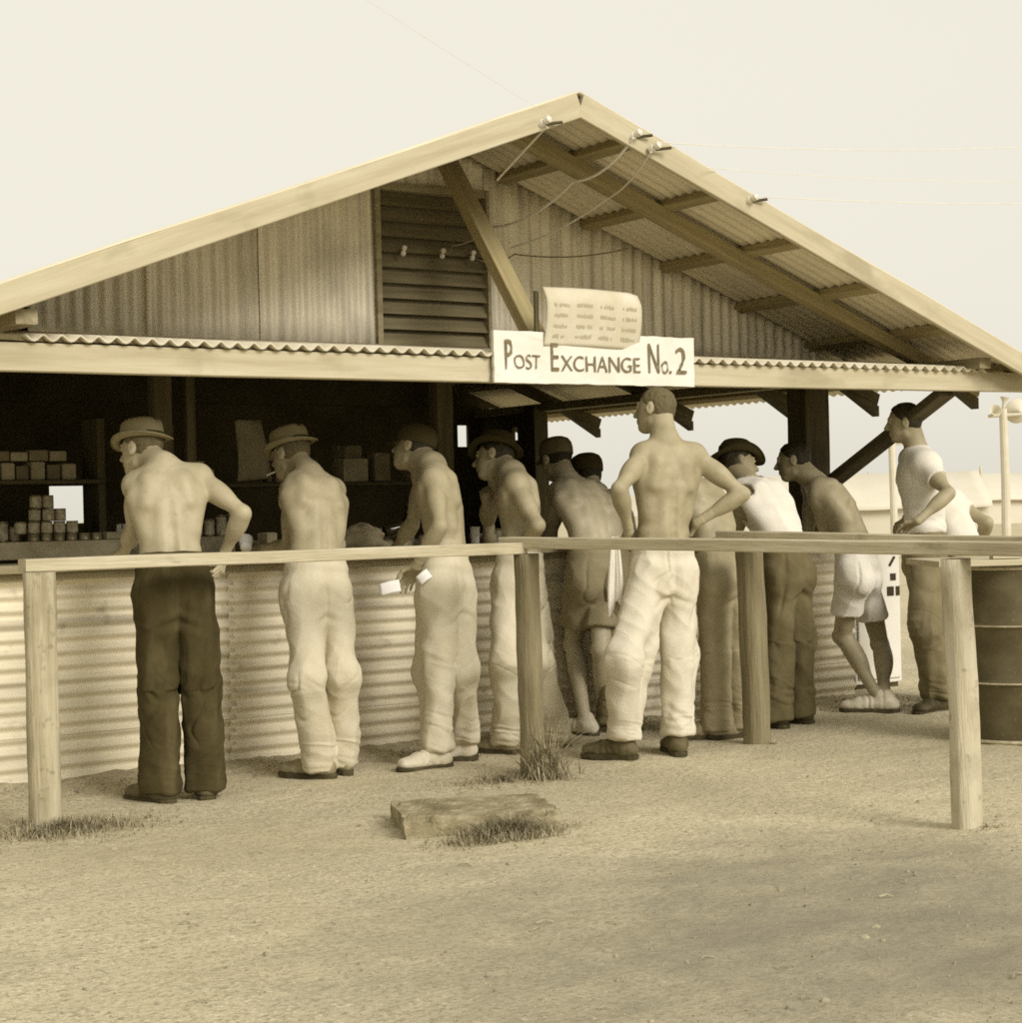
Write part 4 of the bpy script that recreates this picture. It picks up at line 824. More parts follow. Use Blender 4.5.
 'p12': {'ankL': (8.513, 7.645, 0.085), 'toeL': (8.360, 7.720, 0.035), 'ankR': (8.655, 7.669, 0.085), 'toeR': (8.560, 7.810, 0.035), 'pel': (8.567, 7.669, 0.877), 'hipL': (8.495, 7.635, 0.857), 'knL': (8.363, 7.500, 0.448), 'hipR': (8.640, 7.704, 0.857), 'knR': (8.481, 7.528, 0.440), 'neck': (8.501, 7.836, 1.268), 'shL': (8.391, 7.754, 1.184), 'elL': (8.529, 7.935, 1.012), 'wrL': (8.670, 8.141, 1.008), 'haL': (8.742, 8.295, 1.007), 'shR': (8.690, 7.865, 1.204), 'elR': (8.733, 7.613, 1.078), 'wrR': (8.853, 7.778, 0.934), 'haR': (8.906, 7.924, 0.864), 'head': (8.503, 7.956, 1.381), 'face': (-0.578, 0.811, -0.087), 'hup': (0.147, 0.208, 0.967), 'fwd': (-0.431, 0.903, 0.000)},
}
PAP1 = Vector((4.519, 7.611, 0.862))
PAP2 = Vector((4.638, 7.492, 0.911))
CUPP = Vector((4.035, 8.155, 1.066))
# ============================================================ PEOPLE: implicit surfaces meshed with surface nets
class Field:
    def __init__(s, lo, hi, h):
        s.h = h; s.o = np.array(lo, float); s.n = np.maximum(4, np.ceil((np.array(hi)-s.o)/h).astype(int)+1)
        s.ax = [(s.o[i]+h*np.arange(s.n[i])).astype(np.float32) for i in range(3)]
        s.V = np.full(tuple(s.n), .12, np.float32)
    def blk(s, lo, hi):
        i0 = np.clip(np.floor((lo-s.o)/s.h).astype(int), 0, s.n); i1 = np.clip(np.ceil((hi-s.o)/s.h).astype(int)+1, 0, s.n)
        if (i1 <= i0).any(): return None
        sl = tuple(slice(a, b) for a, b in zip(i0, i1))
        return sl, s.ax[0][sl[0]][:, None, None], s.ax[1][sl[1]][None, :, None], s.ax[2][sl[2]][None, None, :]
    def put(s, sl, d, k, op, clips, XYZ):
        X, Y, Z = XYZ
        for (p, n) in clips: d = np.maximum(d, (X-p[0])*n[0]+(Y-p[1])*n[1]+(Z-p[2])*n[2])
        A = s.V[sl]
        if op == 'sub': d = -d; hh = np.maximum(k-np.abs(A-d), 0)/k; s.V[sl] = np.maximum(A, d)+hh*hh*k*.25
        elif op == 'int': s.V[sl] = np.maximum(A, d)
        else: hh = np.maximum(k-np.abs(A-d), 0)/k; s.V[sl] = np.minimum(A, d)-hh*hh*k*.25
    def cone(s, a, b, ra, rb, k=.02, op='add', clips=(), fx=None):
        a = np.asarray(a, float); b = np.asarray(b, float); pad = max(ra, rb)*1.25+k*1.3+.03
        r = s.blk(np.minimum(a, b)-pad, np.maximum(a, b)+pad)
        if r is None: return
        sl, X, Y, Z = r; d = b-a; L2 = float(d@d)+1e-9
        px, py, pz = X-a[0], Y-a[1], Z-a[2]
        t = np.clip((px*d[0]+py*d[1]+pz*d[2])/L2, 0, 1)
        q = np.sqrt((px-t*d[0])**2+(py-t*d[1])**2+(pz-t*d[2])**2)-(ra+(rb-ra)*t)
        s.put(sl, q, k, op, clips, (X, Y, Z))
    def ell(s, c, A, rad, k=.02, op='add', clips=()):
        """A: rows are the local axes"""
        c = np.asarray(c, float); A = np.asarray(A, float); rad = np.asarray(rad, float)
        ext = np.sqrt(((A*rad[:, None])**2).sum(0))+k*1.6+.03
        r = s.blk(c-ext, c+ext)
        if r is None: return
        sl, X, Y, Z = r; px, py, pz = X-c[0], Y-c[1], Z-c[2]
        k0 = 0; k1 = 0
        for i in range(3):
            q = px*A[i, 0]+py*A[i, 1]+pz*A[i, 2]; k0 = k0+(q/rad[i])**2; k1 = k1+(q/rad[i]**2)**2
        k0 = np.sqrt(k0); k1 = np.sqrt(k1)+1e-6
        s.put(sl, k0*(k0-1)/k1, k, op, clips, (X, Y, Z))
    def halfspace(s, p, n):
        X, Y, Z = s.ax[0][:, None, None], s.ax[1][None, :, None], s.ax[2][None, None, :]
        s.V = np.maximum(s.V, ((X-p[0])*n[0]+(Y-p[1])*n[1]+(Z-p[2])*n[2]).astype(np.float32))
    def mesh(s):
        V = s.V; h = s.h; ins = V < 0
        if not ins.any(): return np.zeros((0, 3)), np.zeros((0, 4), int)
        c = ins[:-1, :-1, :-1].astype(np.int8)
        cnt = np.zeros(tuple(s.n-1), np.int8)
        for dx in (0, 1):
            for dy in (0, 1):
                for dz in (0, 1): cnt += ins[dx:s.n[0]-1+dx, dy:s.n[1]-1+dy, dz:s.n[2]-1+dz]
        act = (cnt > 0) & (cnt < 8); I = np.argwhere(act); idx = np.full(act.shape, -1, np.int64); idx[act] = np.arange(len(I))
        P = np.zeros((len(I), 3)); W = np.zeros(len(I))
        for ax in range(3):
            o1, o2 = [(1, 2), (0, 2), (0, 1)][ax]
            for a in (0, 1):
                for b in (0, 1):
                    q = I.copy(); q[:, o1] += a; q[:, o2] += b; q2 = q.copy(); q2[:, ax] += 1
                    v0 = V[q[:, 0], q[:, 1], q[:, 2]].astype(float); v1 = V[q2[:, 0], q2[:, 1], q2[:, 2]].astype(float)
                    m_ = (v0 < 0) != (v1 < 0); t = np.where(m_, v0/(v0-v1+1e-12), 0); pt = q.astype(float); pt[:, ax] += t
                    P[m_] += pt[m_]; W[m_] += 1
        P /= W[:, None]; P = s.o+P*h
        F = []
        for ax in range(3):
            o1, o2 = [(1, 2), (2, 0), (0, 1)][ax]
            n = s.n.copy(); sl0 = [slice(0, n[i]) for i in range(3)]; sl1 = list(sl0)
            sl0[ax] = slice(0, n[ax]-1); sl1[ax] = slice(1, n[ax])
            a = ins[tuple(sl0)]; b = ins[tuple(sl1)]; E = np.argwhere(a != b)
            E = E[(E[:, o1] > 0) & (E[:, o2] > 0) & (E[:, o1] < n[o1]-1) & (E[:, o2] < n[o2]-1)]
            fl = a[E[:, 0], E[:, 1], E[:, 2]]
            def id_(d1, d2): q = E.copy(); q[:, o1] -= d1; q[:, o2] -= d2; return idx[q[:, 0], q[:, 1], q[:, 2]]
            Q = np.stack([id_(1, 1), id_(0, 1), id_(0, 0), id_(1, 0)], 1); Q[~fl] = Q[~fl][:, ::-1]; F.append(Q)
        F = np.concatenate(F); F = F[(F >= 0).all(1)]
        return P, F
def np_mesh(name, P, F, smooth=True):
    me = bpy.data.meshes.new(name); me.vertices.add(len(P)); me.vertices.foreach_set('co', P.astype(np.float32).ravel())
    me.loops.add(len(F)*4); me.loops.foreach_set('vertex_index', F.astype(np.int32).ravel()); me.polygons.add(len(F))
    me.polygons.foreach_set('loop_start', np.arange(0, len(F)*4, 4, dtype=np.int32)); me.polygons.foreach_set('loop_total', np.full(len(F), 4, np.int32))
    me.update(calc_edges=True); me.validate()
    if smooth: me.polygons.foreach_set('use_smooth', [True]*len(me.polygons))
    return me
def smooth_mesh(P, F, it=2, lam=.5):
    for _ in range(it):
        S = np.zeros_like(P); C = np.zeros(len(P))
        for a, b in ((0, 1), (1, 2), (2, 3), (3, 0)):
            np.add.at(S, F[:, a], P[F[:, b]]); np.add.at(S, F[:, b], P[F[:, a]]); np.add.at(C, F[:, a], 1); np.add.at(C, F[:, b], 1)
        P = P+(S/np.maximum(C, 1)[:, None]-P)*lam
    return P
def vnormals(P, F):
    n = np.cross(P[F[:, 2]]-P[F[:, 0]], P[F[:, 3]]-P[F[:, 1]]); N = np.zeros_like(P)
    for k in range(4): np.add.at(N, F[:, k], n)
    return N/(np.linalg.norm(N, axis=1)[:, None]+1e-12)
_H = rng.random((32, 32, 32))*2-1
def vnoise(Q):
    Q = np.asarray(Q); i = np.floor(Q).astype(int); f = Q-i; f = f*f*(3-2*f); r = 0
    for dx in (0, 1):
        for dy in (0, 1):
            for dz in (0, 1):
                w_ = (f[:, 0] if dx else 1-f[:, 0])*(f[:, 1] if dy else 1-f[:, 1])*(f[:, 2] if dz else 1-f[:, 2])
                r = r+w_*_H[(i[:, 0]+dx) % 32, (i[:, 1]+dy) % 32, (i[:, 2]+dz) % 32]
    return r
def unit(v): v = np.asarray(v, float); return v/(np.linalg.norm(v)+1e-12)

def hand(Fd, wr, tip, nrm, side, curl=.5, L=.175):
    """palm and five separate fingers; nrm points out of the palm; side=+1 if the thumb lies along +lateral"""
    d = unit(np.asarray(tip)-np.asarray(wr)); n = np.asarray(nrm, float); n = unit(n-d*(n@d)); lat = np.cross(d, n)*side
    wr = np.asarray(wr, float); s = L/.18
    for i, (l, o) in enumerate(((.026, .088), (.009, .093), (-.009, .089), (-.026, .080))):
        kn = wr+d*o*s+lat*l*s
        Fd.cone(wr+lat*l*.55*s+d*.008, kn, .0145*s, .0105*s, .012)
        seg = [(.042, .028, .022), (.046, .031, .023), (.043, .029, .022), (.034, .023, .020)][i]; a = curl*.55+.06*i; p = kn; rr = .0088*s
        for q, sl_ in enumerate(seg):
            dd = d*math.cos(a)+n*math.sin(a)+lat*l*(1.2 if q == 0 else .4)*(1-curl*.6); dd = unit(dd); p2 = p+dd*sl_*s; Fd.cone(p, p2, rr, rr*.9, .004); p = p2; rr *= .92; a += curl*(.9 if q == 0 else .7)
    b0 = wr+d*.022*s+lat*.020*s+n*.006; t1 = b0+unit(d*.72+lat*.62+n*.30)*.042*s; t2 = t1+unit(d*.88+lat*.25+n*(.30+curl*.4))*.032*s; t3 = t2+unit(d*.90+lat*.0+n*(.35+curl*.6))*.024*s
    Fd.cone(b0, t1, .0145*s, .0115*s, .010); Fd.cone(t1, t2, .0108*s, .0098*s, .006); Fd.cone(t2, t3, .0098*s, .0082*s, .006)

def spine_pts(J, bow):
    pel, neck = J['pel'], J['neck']; hx = unit(J['hipR']-J['hipL']); sx = unit(J['shR']-J['shL'])
    up = unit(neck-pel); fwd = unit(np.cross(up, unit(hx+sx))); c = (pel+neck)/2-fwd*bow
    def at(t):
        p = (1-t)**2*pel+2*t*(1-t)*c+t*t*neck; U = unit(2*(1-t)*(c-pel)+2*t*(neck-c)); q = np.clip(t, 0, 1)
        X = unit(hx*(1-q)+sx*q); Fw = unit(np.cross(U, X)); X = np.cross(Fw, U); return p, X, Fw, U
    return at
TORSO = [(-.10, .138, .100, 0), (.02, .148, .106, 0), (.14, .143, .104, 0), (.27, .134, .096, 0), (.38, .126, .090, .002), (.50, .133, .096, .004), (.62, .147, .104, .006), (.72, .157, .106, .006), (.81, .155, .096, .004), (.88, .125, .078, 0), (.94, .075, .060, 0)]

def torso_prims(B_, J, at, s, g, e, arms=True):
    for (t, a, b, off) in TORSO:
        if e and t < 0: continue
        p, X, Fw, U = at(t); B_.ell(p+Fw*off, [X, Fw, U], (a*s*g+e, b*s*g+e*1.15, (.075 if t < .8 else .060)*s), .035)
    p7, X, Fw, U = at(.76)
    for sg, sh in ((-1, 'shL'), (1, 'shR')):
        S = J[sh]; c, Xc, Fc, Uc = at(.80)
        B_.ell(S+unit(c-S)*.01, [X, Fw, U], (.054*s+e, .054*s+e, .056*s+e), .035)
        B_.cone(at(.93)[0]+U*.01*s, S+U*.008*s, .040*s+e*.7, .037*s+e, .045)
        B_.cone(at(.83)[0]+X*sg*.06*s, S, .066*s+e*.8, .048*s+e, .05)
        B_.cone(at(.80)[0]+X*sg*.072*s-Fw*.066*s, at(.62)[0]+X*sg*.090*s-Fw*.074*s, .040*s+e, .030*s+e, .03)
        B_.cone(at(.43)[0]+X*sg*.095*s-Fw*.03*s, at(.70)[0]+X*sg*.132*s-Fw*.02*s, .035*s+e, .040*s+e, .05)
        B_.cone(at(.18)[0]+X*sg*.030*s-Fw*.070*s, at(.60)[0]+X*sg*.034*s-Fw*.076*s, .022*s+e, .022*s+e, .04)
        B_.ell(at(.74)[0]+X*sg*.07*s+Fw*.070*s, [X, Fw, U], (.07*s, .03*s+e, .05*s), .03)
        if not e: B_.ell(J['hip'+sh[-1]]-at(0)[2]*.025*s-at(0)[3]*.03, [X, at(0)[2], at(0)[3]], (.055*s, .045*s, .06*s), .03)

def build_body(J, o):
    s = o.get('s', 1); at = spine_pts(J, o.get('bow', .03))
    allp = np.array([J[k] for k in J if k not in ('face', 'hup', 'fwd')]); lo = allp.min(0)-.16; hi = allp.max(0)+.17; lo[2] = max(lo[2], -.005)
    B_ = Field(lo, hi, .0062)
    g = o.get('girth', 1)
    torso_prims(B_, J, at, s, g, 0)
    prev = None
    for t in np.linspace(.14, .88, 9):
        p, X, Fw, U = at(t); bb = np.interp(t, [q[0] for q in TORSO], [q[2] for q in TORSO])*s*g+.012*(t > .3)
        cur = p-Fw*(bb+.012)
        if prev is not None: B_.cone(prev, cur, .015, .015, .02, 'sub')
        prev = cur
    # head and neck
    Fh = unit(J['face']); Uh = unit(J['hup']); Rh = unit(np.cross(Fh, Uh)); c = J['head']; hs = o.get('hs', 1.0)
    A = [Rh, Fh, Uh]
    nb = at(.98)[0]
    B_.cone(nb, c-Uh*.055*hs-Fh*.022*hs, .060*s, .055*s, .035)
    B_.cone(nb-at(.98)[2]*.02, c-Fh*.045*hs-Uh*.02, .046*s, .046*s, .03)
    B_.ell(c+Uh*.030*hs-Fh*.012*hs, A, (.074*hs, .094*hs, .084*hs), .02)
    B_.ell(c-Uh*.030*hs+Fh*.030*hs, A, (.058*hs, .060*hs, .078*hs), .025)
    B_.ell(c-Uh*.088*hs+Fh*.058*hs, A, (.028*hs, .024*hs, .020*hs), .022)
    B_.cone(c-Uh*.068*hs-Rh*.045*hs-Fh*.005, c-Uh*.090*hs+Fh*.045*hs, .016, .014, .02); B_.cone(c-Uh*.068*hs+Rh*.045*hs-Fh*.005, c-Uh*.090*hs+Fh*.045*hs, .016, .014, .02)
    B_.cone(c+Uh*.018*hs+Fh*.084*hs, c-Uh*.022*hs+Fh*.108*hs, .008, .0125, .010); B_.ell(c-Uh*.026*hs+Fh*.094*hs, A, (.016, .012, .008), .008)
    B_.ell(c+Uh*.032*hs+Fh*.078*hs, A, (.048, .014, .010), .012)
    B_.ell(c-Uh*.052*hs+Fh*.086*hs, A, (.024, .009, .005), .008); B_.ell(c-Uh*.062*hs+Fh*.084*hs, A, (.021, .009, .006), .006)
    for sg in (-1, 1):
        B_.ell(c+Uh*.014*hs+Fh*.094*hs+Rh*sg*.031*hs, A, (.016, .011, .010), .012, 'sub'); B_.ell(c+Uh*.014*hs+Fh*.080*hs+Rh*sg*.031*hs, A, (.012, .012, .010), .004)
        ea = [unit(Rh+Fh*-.45*sg), unit(Fh+Rh*.45*sg), Uh]
        B_.ell(c+Rh*sg*.078*hs-Fh*.012*hs-Uh*.004*hs, ea, (.011, .020, .033), .008); B_.ell(c+Rh*sg*.090*hs-Fh*.006*hs-Uh*.0*hs, ea, (.007, .011, .018), .006, 'sub')
    # arms
    for S in 'LR':
        sh, el, wr = J['sh'+S], J['el'+S], J['wr'+S]; d = unit(el-sh)
        m = sh+(el-sh)*.45; B_.cone(sh, el, .046*s, .032*s, .025); B_.ell(m+unit(np.cross(d, [0, .3, 1]))*.004, [d, unit(np.cross(d, [0.1, 0, 1])), unit(np.cross(d, unit(np.cross(d, [0.1, 0, 1]))))], (.085*s, .044*s, .046*s), .03)
        B_.cone(el, wr, .032*s, .0240*s, .015); d2 = unit(wr-el); pp = unit(np.cross(d2, [.1, 0, 1])); B_.ell(el+(wr-el)*.26, [d2, pp, np.cross(d2, pp)], (.085*s, .042*s, .038*s), .03)
    # legs
    Fw0 = J['fwd']; lt = 1 if o.get('short') else .74
    for S in 'LR':
        hp, kn, an = J['hip'+S], J['kn'+S], J['ank'+S]; d = unit(an-kn); bk = unit(-Fw0+d*(Fw0@d))
        B_.cone(hp, kn, .082*s*lt, .050*s, .04); B_.cone(kn, an, .047*s*lt, .033*s, .02); B_.ell(kn+(an-kn)*.30+bk*.018*s*lt, [d, bk, np.cross(d, bk)], (.13*s, .050*s*lt, .050*s*lt), .03); B_.ell(kn+unit(Fw0)*.012*s, [d, bk, np.cross(d, bk)], (.045*s, .045*s, .042*s), .02)
        f_ = J['toe'+S]-an; f_[2] = 0; f_ = unit(f_); g0 = np.array([an[0], an[1], .045]); B_.cone(an, g0-f_*.025, .034, .034, .02); B_.cone(g0-f_*.02, g0+f_*.13+np.array([0, 0, -.018]), .034, .024, .02); lf = np.cross(f_, [0, 0, 1]); B_.ell(g0+f_*.115+np.array([0, 0, -.022]), [lf, f_, [0, 0, 1]], (.042, .05, .018), .02)
    P, F = B_.mesh(); P = smooth_mesh(P, F, 1)
    Ps, Fs, k = [P], [F], len(P)
    for S, sd in (('L', 1), ('R', -1)):
        wr, ha = J['wr'+S], J['ha'+S]; nr = o.get('palm'+S, (0, 0, -1)); lo = np.minimum(wr, ha)-.07; hi = np.maximum(wr, ha)+.08
        H_ = Field(lo, hi, .0034); d2 = unit(wr-J['el'+S]); H_.cone(wr-d2*.035, wr, .0262*s, .024*s, .01)
        hand(H_, wr-d2*.002, ha, nr, o.get('thumb'+S, sd), o.get('curl'+S, .5)); P2, F2 = H_.mesh(); Ps.append(smooth_mesh(P2, F2, 1)); Fs.append(F2+k); k += len(P2)
    return np.concatenate(Ps), np.concatenate(Fs)

def limb_coord(P, pts):
    """closest bone parameter and offset vector for each vertex"""
    best = np.full(len(P), 1e9); T = np.zeros(len(P)); O = np.zeros_like(P)
    for i in range(len(pts)-1):
        a, b = pts[i], pts[i+1]; d = b-a; t = np.clip(((P-a)@d)/(d@d), 0, 1); q = P-(a+t[:, None]*d); e = np.linalg.norm(q, axis=1); m_ = e < best
        best[m_] = e[m_]; T[m_] = i+t[m_]; O[m_] = q[m_]
    return T, O, best

def build_trousers(J, o):
    s = o.get('s', 1); at = spine_pts(J, o.get('bow', .03)); short = o.get('short'); rk = o.get('rk', .085); rh = o.get('rh', .095); wt = o.get('waist', .25); g = o.get('girth', 1)
    keys = ['pel', 'hipL', 'hipR', 'knL', 'knR']+([] if short else ['ankL', 'ankR'])
    allp = np.array([J[k] for k in keys]+[at(.4)[0]]); lo = allp.min(0)-.24; hi = allp.max(0)+.24; lo[2] = max(lo[2], .02)
    T = Field(lo, hi, .0062)
    T2 = Field(lo, hi, .0062)
    for (t, a, b, off) in TORSO[:5]:
        p, X, Fw, U = at(t)
        for T_ in (T, T2): T_.ell(p+Fw*off, [X, Fw, U], (a*s*g+.008, b*s*g+.012, .075*s), .03)
    for S in 'LR':
        hp, kn, an = J['hip'+S].copy(), J['kn'+S], J['ank'+S]
        Fp = at(0)[2]; Up = at(0)[3]; TL_ = T if S == 'L' else TL_; T = T if S == 'L' else T2
        T.ell(hp-Fp*.038*s-Up*.035, [at(0)[1], Fp, Up], (.068*s, .060*s, .09*s), .045)
        if short:
            d = unit(kn-hp); L_ = np.linalg.norm(kn-hp); c = hp+d*L_*short; d = unit(d+np.array([0, 0, -.9])) ; T.cone(hp, kn+d*.05, .083*s, o.get('rs', .098)*.96, .07, clips=[(c, d)])
        else:
            T.cone(hp+unit((J['pel']-hp))*.014, kn, .083*s, rk, .03); bk = unit(-J['fwd']); hemz = o.get('hem', .07); e = an+(an-kn)*.0; e = e+unit(an-kn)*.02
            # cloth hangs straight from the seat to the hem, bridging the knee and calf
            sb = hp-Fp*.02+unit((J['pel']-hp))*.01; T.cone(sb, e+np.array([0, 0, -.03]), .082*s, rh*1.04, .06, clips=[(np.array([0, 0, hemz]), np.array([0, 0, -1.]))])
            T.cone(kn, e+np.array([0, 0, -.03]), rk, rh, .05, clips=[(np.array([0, 0, hemz]), np.array([0, 0, -1.]))])
    T = TL_
    hh_ = np.maximum(.014-np.abs(T.V-T2.V), 0)/.014; T.V = np.minimum(T.V, T2.V)-hh_*hh_*.014*.25; del T2
    T.cone(J['hipL']-np.array([0, 0, .05]), J['hipR']-np.array([0, 0, .05]), .045, .045, .02)
    pw_, X, Fw, U = at(wt)
    n_ = unit(U*.6+np.array([0, 0, 1])*.6)
    # only trim the waist near the torso
    T.halfspace(pw_, n_)
    P, F = T.mesh()
    if len(P) == 0: return P, F
    P = smooth_mesh(P, F, 2); N_ = vnormals(P, F); sd = o.get('seed', 1)*7.3
    disp = np.zeros(len(P)); top = np.clip((P[:, 2]-(J['pel'][2]))/.12, 0, 1)
    for S in 'LR':
        pts = [J['hip'+S], J['kn'+S], J['ank'+S]]; tt, O, e = limb_coord(P, pts)
        oth = limb_coord(P, [J['hip'+('R' if S == 'L' else 'L')], J['kn'+('R' if S == 'L' else 'L')], J['ank'+('R' if S == 'L' else 'L')]])[2]
        m_ = np.clip((oth-e)/.05+.5, 0, 1)*(1-top*.7)
        along = tt*.43
        # long folds running down the leg, twisting slowly
        warp = .6*vnoise(np.stack([along*5+sd, O[:, 0]*3, O[:, 1]*3], 1))
        q = np.stack([O[:, 0]*13+along*2.0+sd, O[:, 1]*13-along*1.5, along*2.6+warp+O[:, 2]*3], 1)
        f1 = (1-2*np.abs(vnoise(q)))*.012
        kw = np.exp(-((tt-1.02)/.22)**2)
        # bunched creases at the knee and above the hem, slanting round the leg
        sl_ = P[:, 2]+.35*(O@J['fwd'])*(1 if S == 'L' else -1)+.02*vnoise(P*9+sd)
        q2 = np.stack([sl_*24, O[:, 0]*6+sd, O[:, 1]*6], 1); f2 = (1-2*np.abs(vnoise(q2)))*.0025*kw
        hw = np.exp(-((tt-1.85)/.20)**2)*(0 if short else 1); q3 = np.stack([(P[:, 2]+.2*O[:, 0]+.015*vnoise(P*11))*48, O[:, 0]*7, O[:, 1]*7+sd], 1); f3 = (1-2*np.abs(vnoise(q3)))*.005*hw*o.get('bunch', 1)
        f4 = vnoise(P*9+sd+3)*.006+(1-2*np.abs(vnoise(P@np.array([[9., 0, 3], [0, 9., -3], [4, -4, 9.]])+sd)))*.005
        # thin sharp valleys: hard creases twisting down the cloth
        q5 = np.stack([O[:, 0]*8+along*4.5+sd*2, O[:, 1]*8+along*3, along*1.9+.3*vnoise(P*5+sd)], 1); f5 = -.011*np.exp(-(vnoise(q5)/.10)**2)*np.clip(.35+vnoise(P*4+sd)*1.6, 0, 1)
        q6 = np.stack([(P[:, 2]+.7*O[:, 0]*(1 if S == 'L' else -1))*15+sd, O[:, 0]*5, O[:, 1]*5], 1); f6 = -.003*np.exp(-(vnoise(q6)/.09)**2)*(.25+kw+hw)
        disp += m_*(f1*.7+f2+f3+f4+f5+f6)
    # creases radiating from the crotch and seat
    cr = (J['hipL']+J['hipR'])/2-np.array([0, 0, .09]); v = P-cr; dist = np.linalg.norm(v, axis=1); ang = np.arctan2(v[:, 2], v@unit(J['hipR']-J['hipL']))
    hx_ = unit(J['hipR']-J['hipL']); side_ = np.abs(v@hx_); back = np.clip(-(v@J['fwd'])/.05, 0, 1)
    disp -= .010*np.exp(-(side_/.012)**2)*back*np.clip((v[:, 2]+.02)/.05, 0, 1)*np.exp(-((v[:, 2]-.03)/.10)**2)
    # creases under the seat, running out and down from the crotch
    q = v[:, 2]+.45*side_; disp += back*(.004*np.exp(-((q-.01)/.016)**2)-.006*np.exp(-((q+.022)/.014)**2)+.003*np.exp(-((q+.055)/.016)**2))*np.exp(-(side_/.11)**2)
    P = P+N_*disp[:, None]*o.get('fold', 1.0)
    return P, F

def torso_wrap(J, o, kind):
    s = o.get('s', 1); at = spine_pts(J, o.get('bow', .03)); g = o.get('girth', 1)
    allp = np.array([at(t)[0] for t in (0, .5, 1)]+[J['shL'], J['shR'], J['elL'], J['elR']]); T = Field(allp.min(0)-.2, allp.max(0)+.2, .0062)
    torso_prims(T, J, at, s, g, .015)
    U = at(.8)[3]; X = at(.8)[1]; Fw = at(.8)[2]
    for sg, S in ((-1, 'L'), (1, 'R')):
        sh, el = J['sh'+S], J['el'+S]
        if kind == 'tshirt':
            T.cone(at(.92)[0], sh+U*.008*s, .055*s, .060*s, .05); d = unit(el-sh); c = sh+(el-sh)*.52
            T.cone(sh, el, .066*s, .066*s, .035, clips=[(c, d)])
        else:
            # straps over each shoulder
            T.cone(at(.80)[0]+X*sg*.085*s-Fw*.07*s, at(.97)[0]+X*sg*.085*s+Fw*.0, .030*s, .030*s, .03); T.cone(at(.97)[0]+X*sg*.085*s, at(.80)[0]+X*sg*.08*s+Fw*.07*s, .030*s, .028*s, .03)
    if kind == 'vest':
        for sg, S in ((-1, 'L'), (1, 'R')): T.ell(J['sh'+S]-U*.015*s+X*sg*.015, [X, Fw, U], (.062*s, .13*s, .105*s), .008, 'sub')
        T.ell(at(.98)[0]+U*.02, [X, Fw, U], (.055*s, .12*s, .08*s), .008, 'sub')
    else: T.ell(at(1.0)[0]+U*.02, [X, Fw, U], (.066*s, .07*s, .035*s), .008, 'sub')
    p0, X0, F0, U0 = at(o.get('hemt', .16)); T.halfspace(p0, -U0)
    P, F = T.mesh(); P = smooth_mesh(P, F, 2); N_ = vnormals(P, F); sd = o.get('seed', 1)*3.1
    rel = (P-at(.5)[0]); q = np.stack([rel@X*8+sd, rel@U*5+.8*vnoise(P*4+sd), rel@Fw*6], 1); d1 = (1-2*np.abs(vnoise(q)))*.008
    low = np.clip(1-(rel@U+.22)/.2, 0, 1); q = np.stack([(rel@U+.4*(rel@X))*36, rel@X*5+sd, rel@Fw*5], 1); d1 = d1+(1-2*np.abs(vnoise(q)))*.008*low
    return P+N_*np.maximum(d1, -.005)[:, None], F

def build_shoe(J, S, base, person, style, m, ms):
    an = J['ank'+S]; f_ = J['toe'+S]-an; f_[2] = 0; f_ = unit(f_); lf = np.cross(f_, [0, 0, 1]); up = np.array([0, 0, 1.]); g0 = np.array([an[0], an[1], 0.])
    Fd = Field(g0-np.array([.27, .27, 0.0]), g0+np.array([.27, .27, .24]), .0048)
    A = [lf, f_, up]; st = .016
    Fd.ell(g0-f_*.035+up*.045, A, (.041, .048, .042), .02); Fd.ell(g0+f_*.06+up*.045, A, (.042, .085, .036), .03); Fd.ell(g0+f_*.135+up*.038, A, (.051, .072, .030), .03); Fd.ell(g0+f_*.175+up*.036, A, (.043, .042, .026), .02)
    Fd.cone(g0-f_*.01+up*.06, g0+f_*.10+up*.052, .042, .030, .03)
    if style == 'boot': Fd.cone(g0+up*.06-f_*.01, an+up*.06-f_*.005+(J['kn'+S]-an)*.03, .044, .038, .03)
    else: Fd.cone(g0+up*.05-f_*.015, g0+up*.092-f_*.012, .041, .040, .02)
    Fd.halfspace(np.array([0, 0, st]), np.array([0, 0, -1.])); P, F = Fd.mesh(); P = smooth_mesh(P, F, 1); N_ = vnormals(P, F)
    q = (P-g0); w_ = np.exp(-(((q@f_)-.07)/.05)**2); P = P+N_*(.0035*np.sin((q@f_)*160+3*vnoise(P*15))*w_*(q[:, 2] > .03)+.002*vnoise(P*40))[:, None]
    o = link('shoe', np_mesh('shoe', P-base, F), m, person, base=Vector(base))
    # sole outline
    out = [(-.082, .0), (-.075, .026), (-.05, .038), (0, .037), (.06, .038), (.12, .050), (.17, .050), (.20, .038), (.218, .016), (.220, -.004), (.212, -.026), (.19, -.042), (.15, -.050), (.10, -.046), (.05, -.037), (0, -.036), (-.05, -.038), (-.075, -.026)]
    V = []; n = len(out)
    for z, e in ((-.004, 1.0), (.012, 1.03), (.021, 1.02)):
        for (a, b) in out: p = g0+f_*(a*e)+lf*(b*1.04*e)+up*z; V.append(p-base)
    Fc = [tuple(range(n))[::-1], tuple(2*n+i for i in range(n))]+[(j*n+i, j*n+(i+1) % n, (j+1)*n+(i+1) % n, (j+1)*n+i) for j in range(2) for i in range(n)]
    link('sole', mesh('sole', V, Fc), ms, o, base=Vector(base))

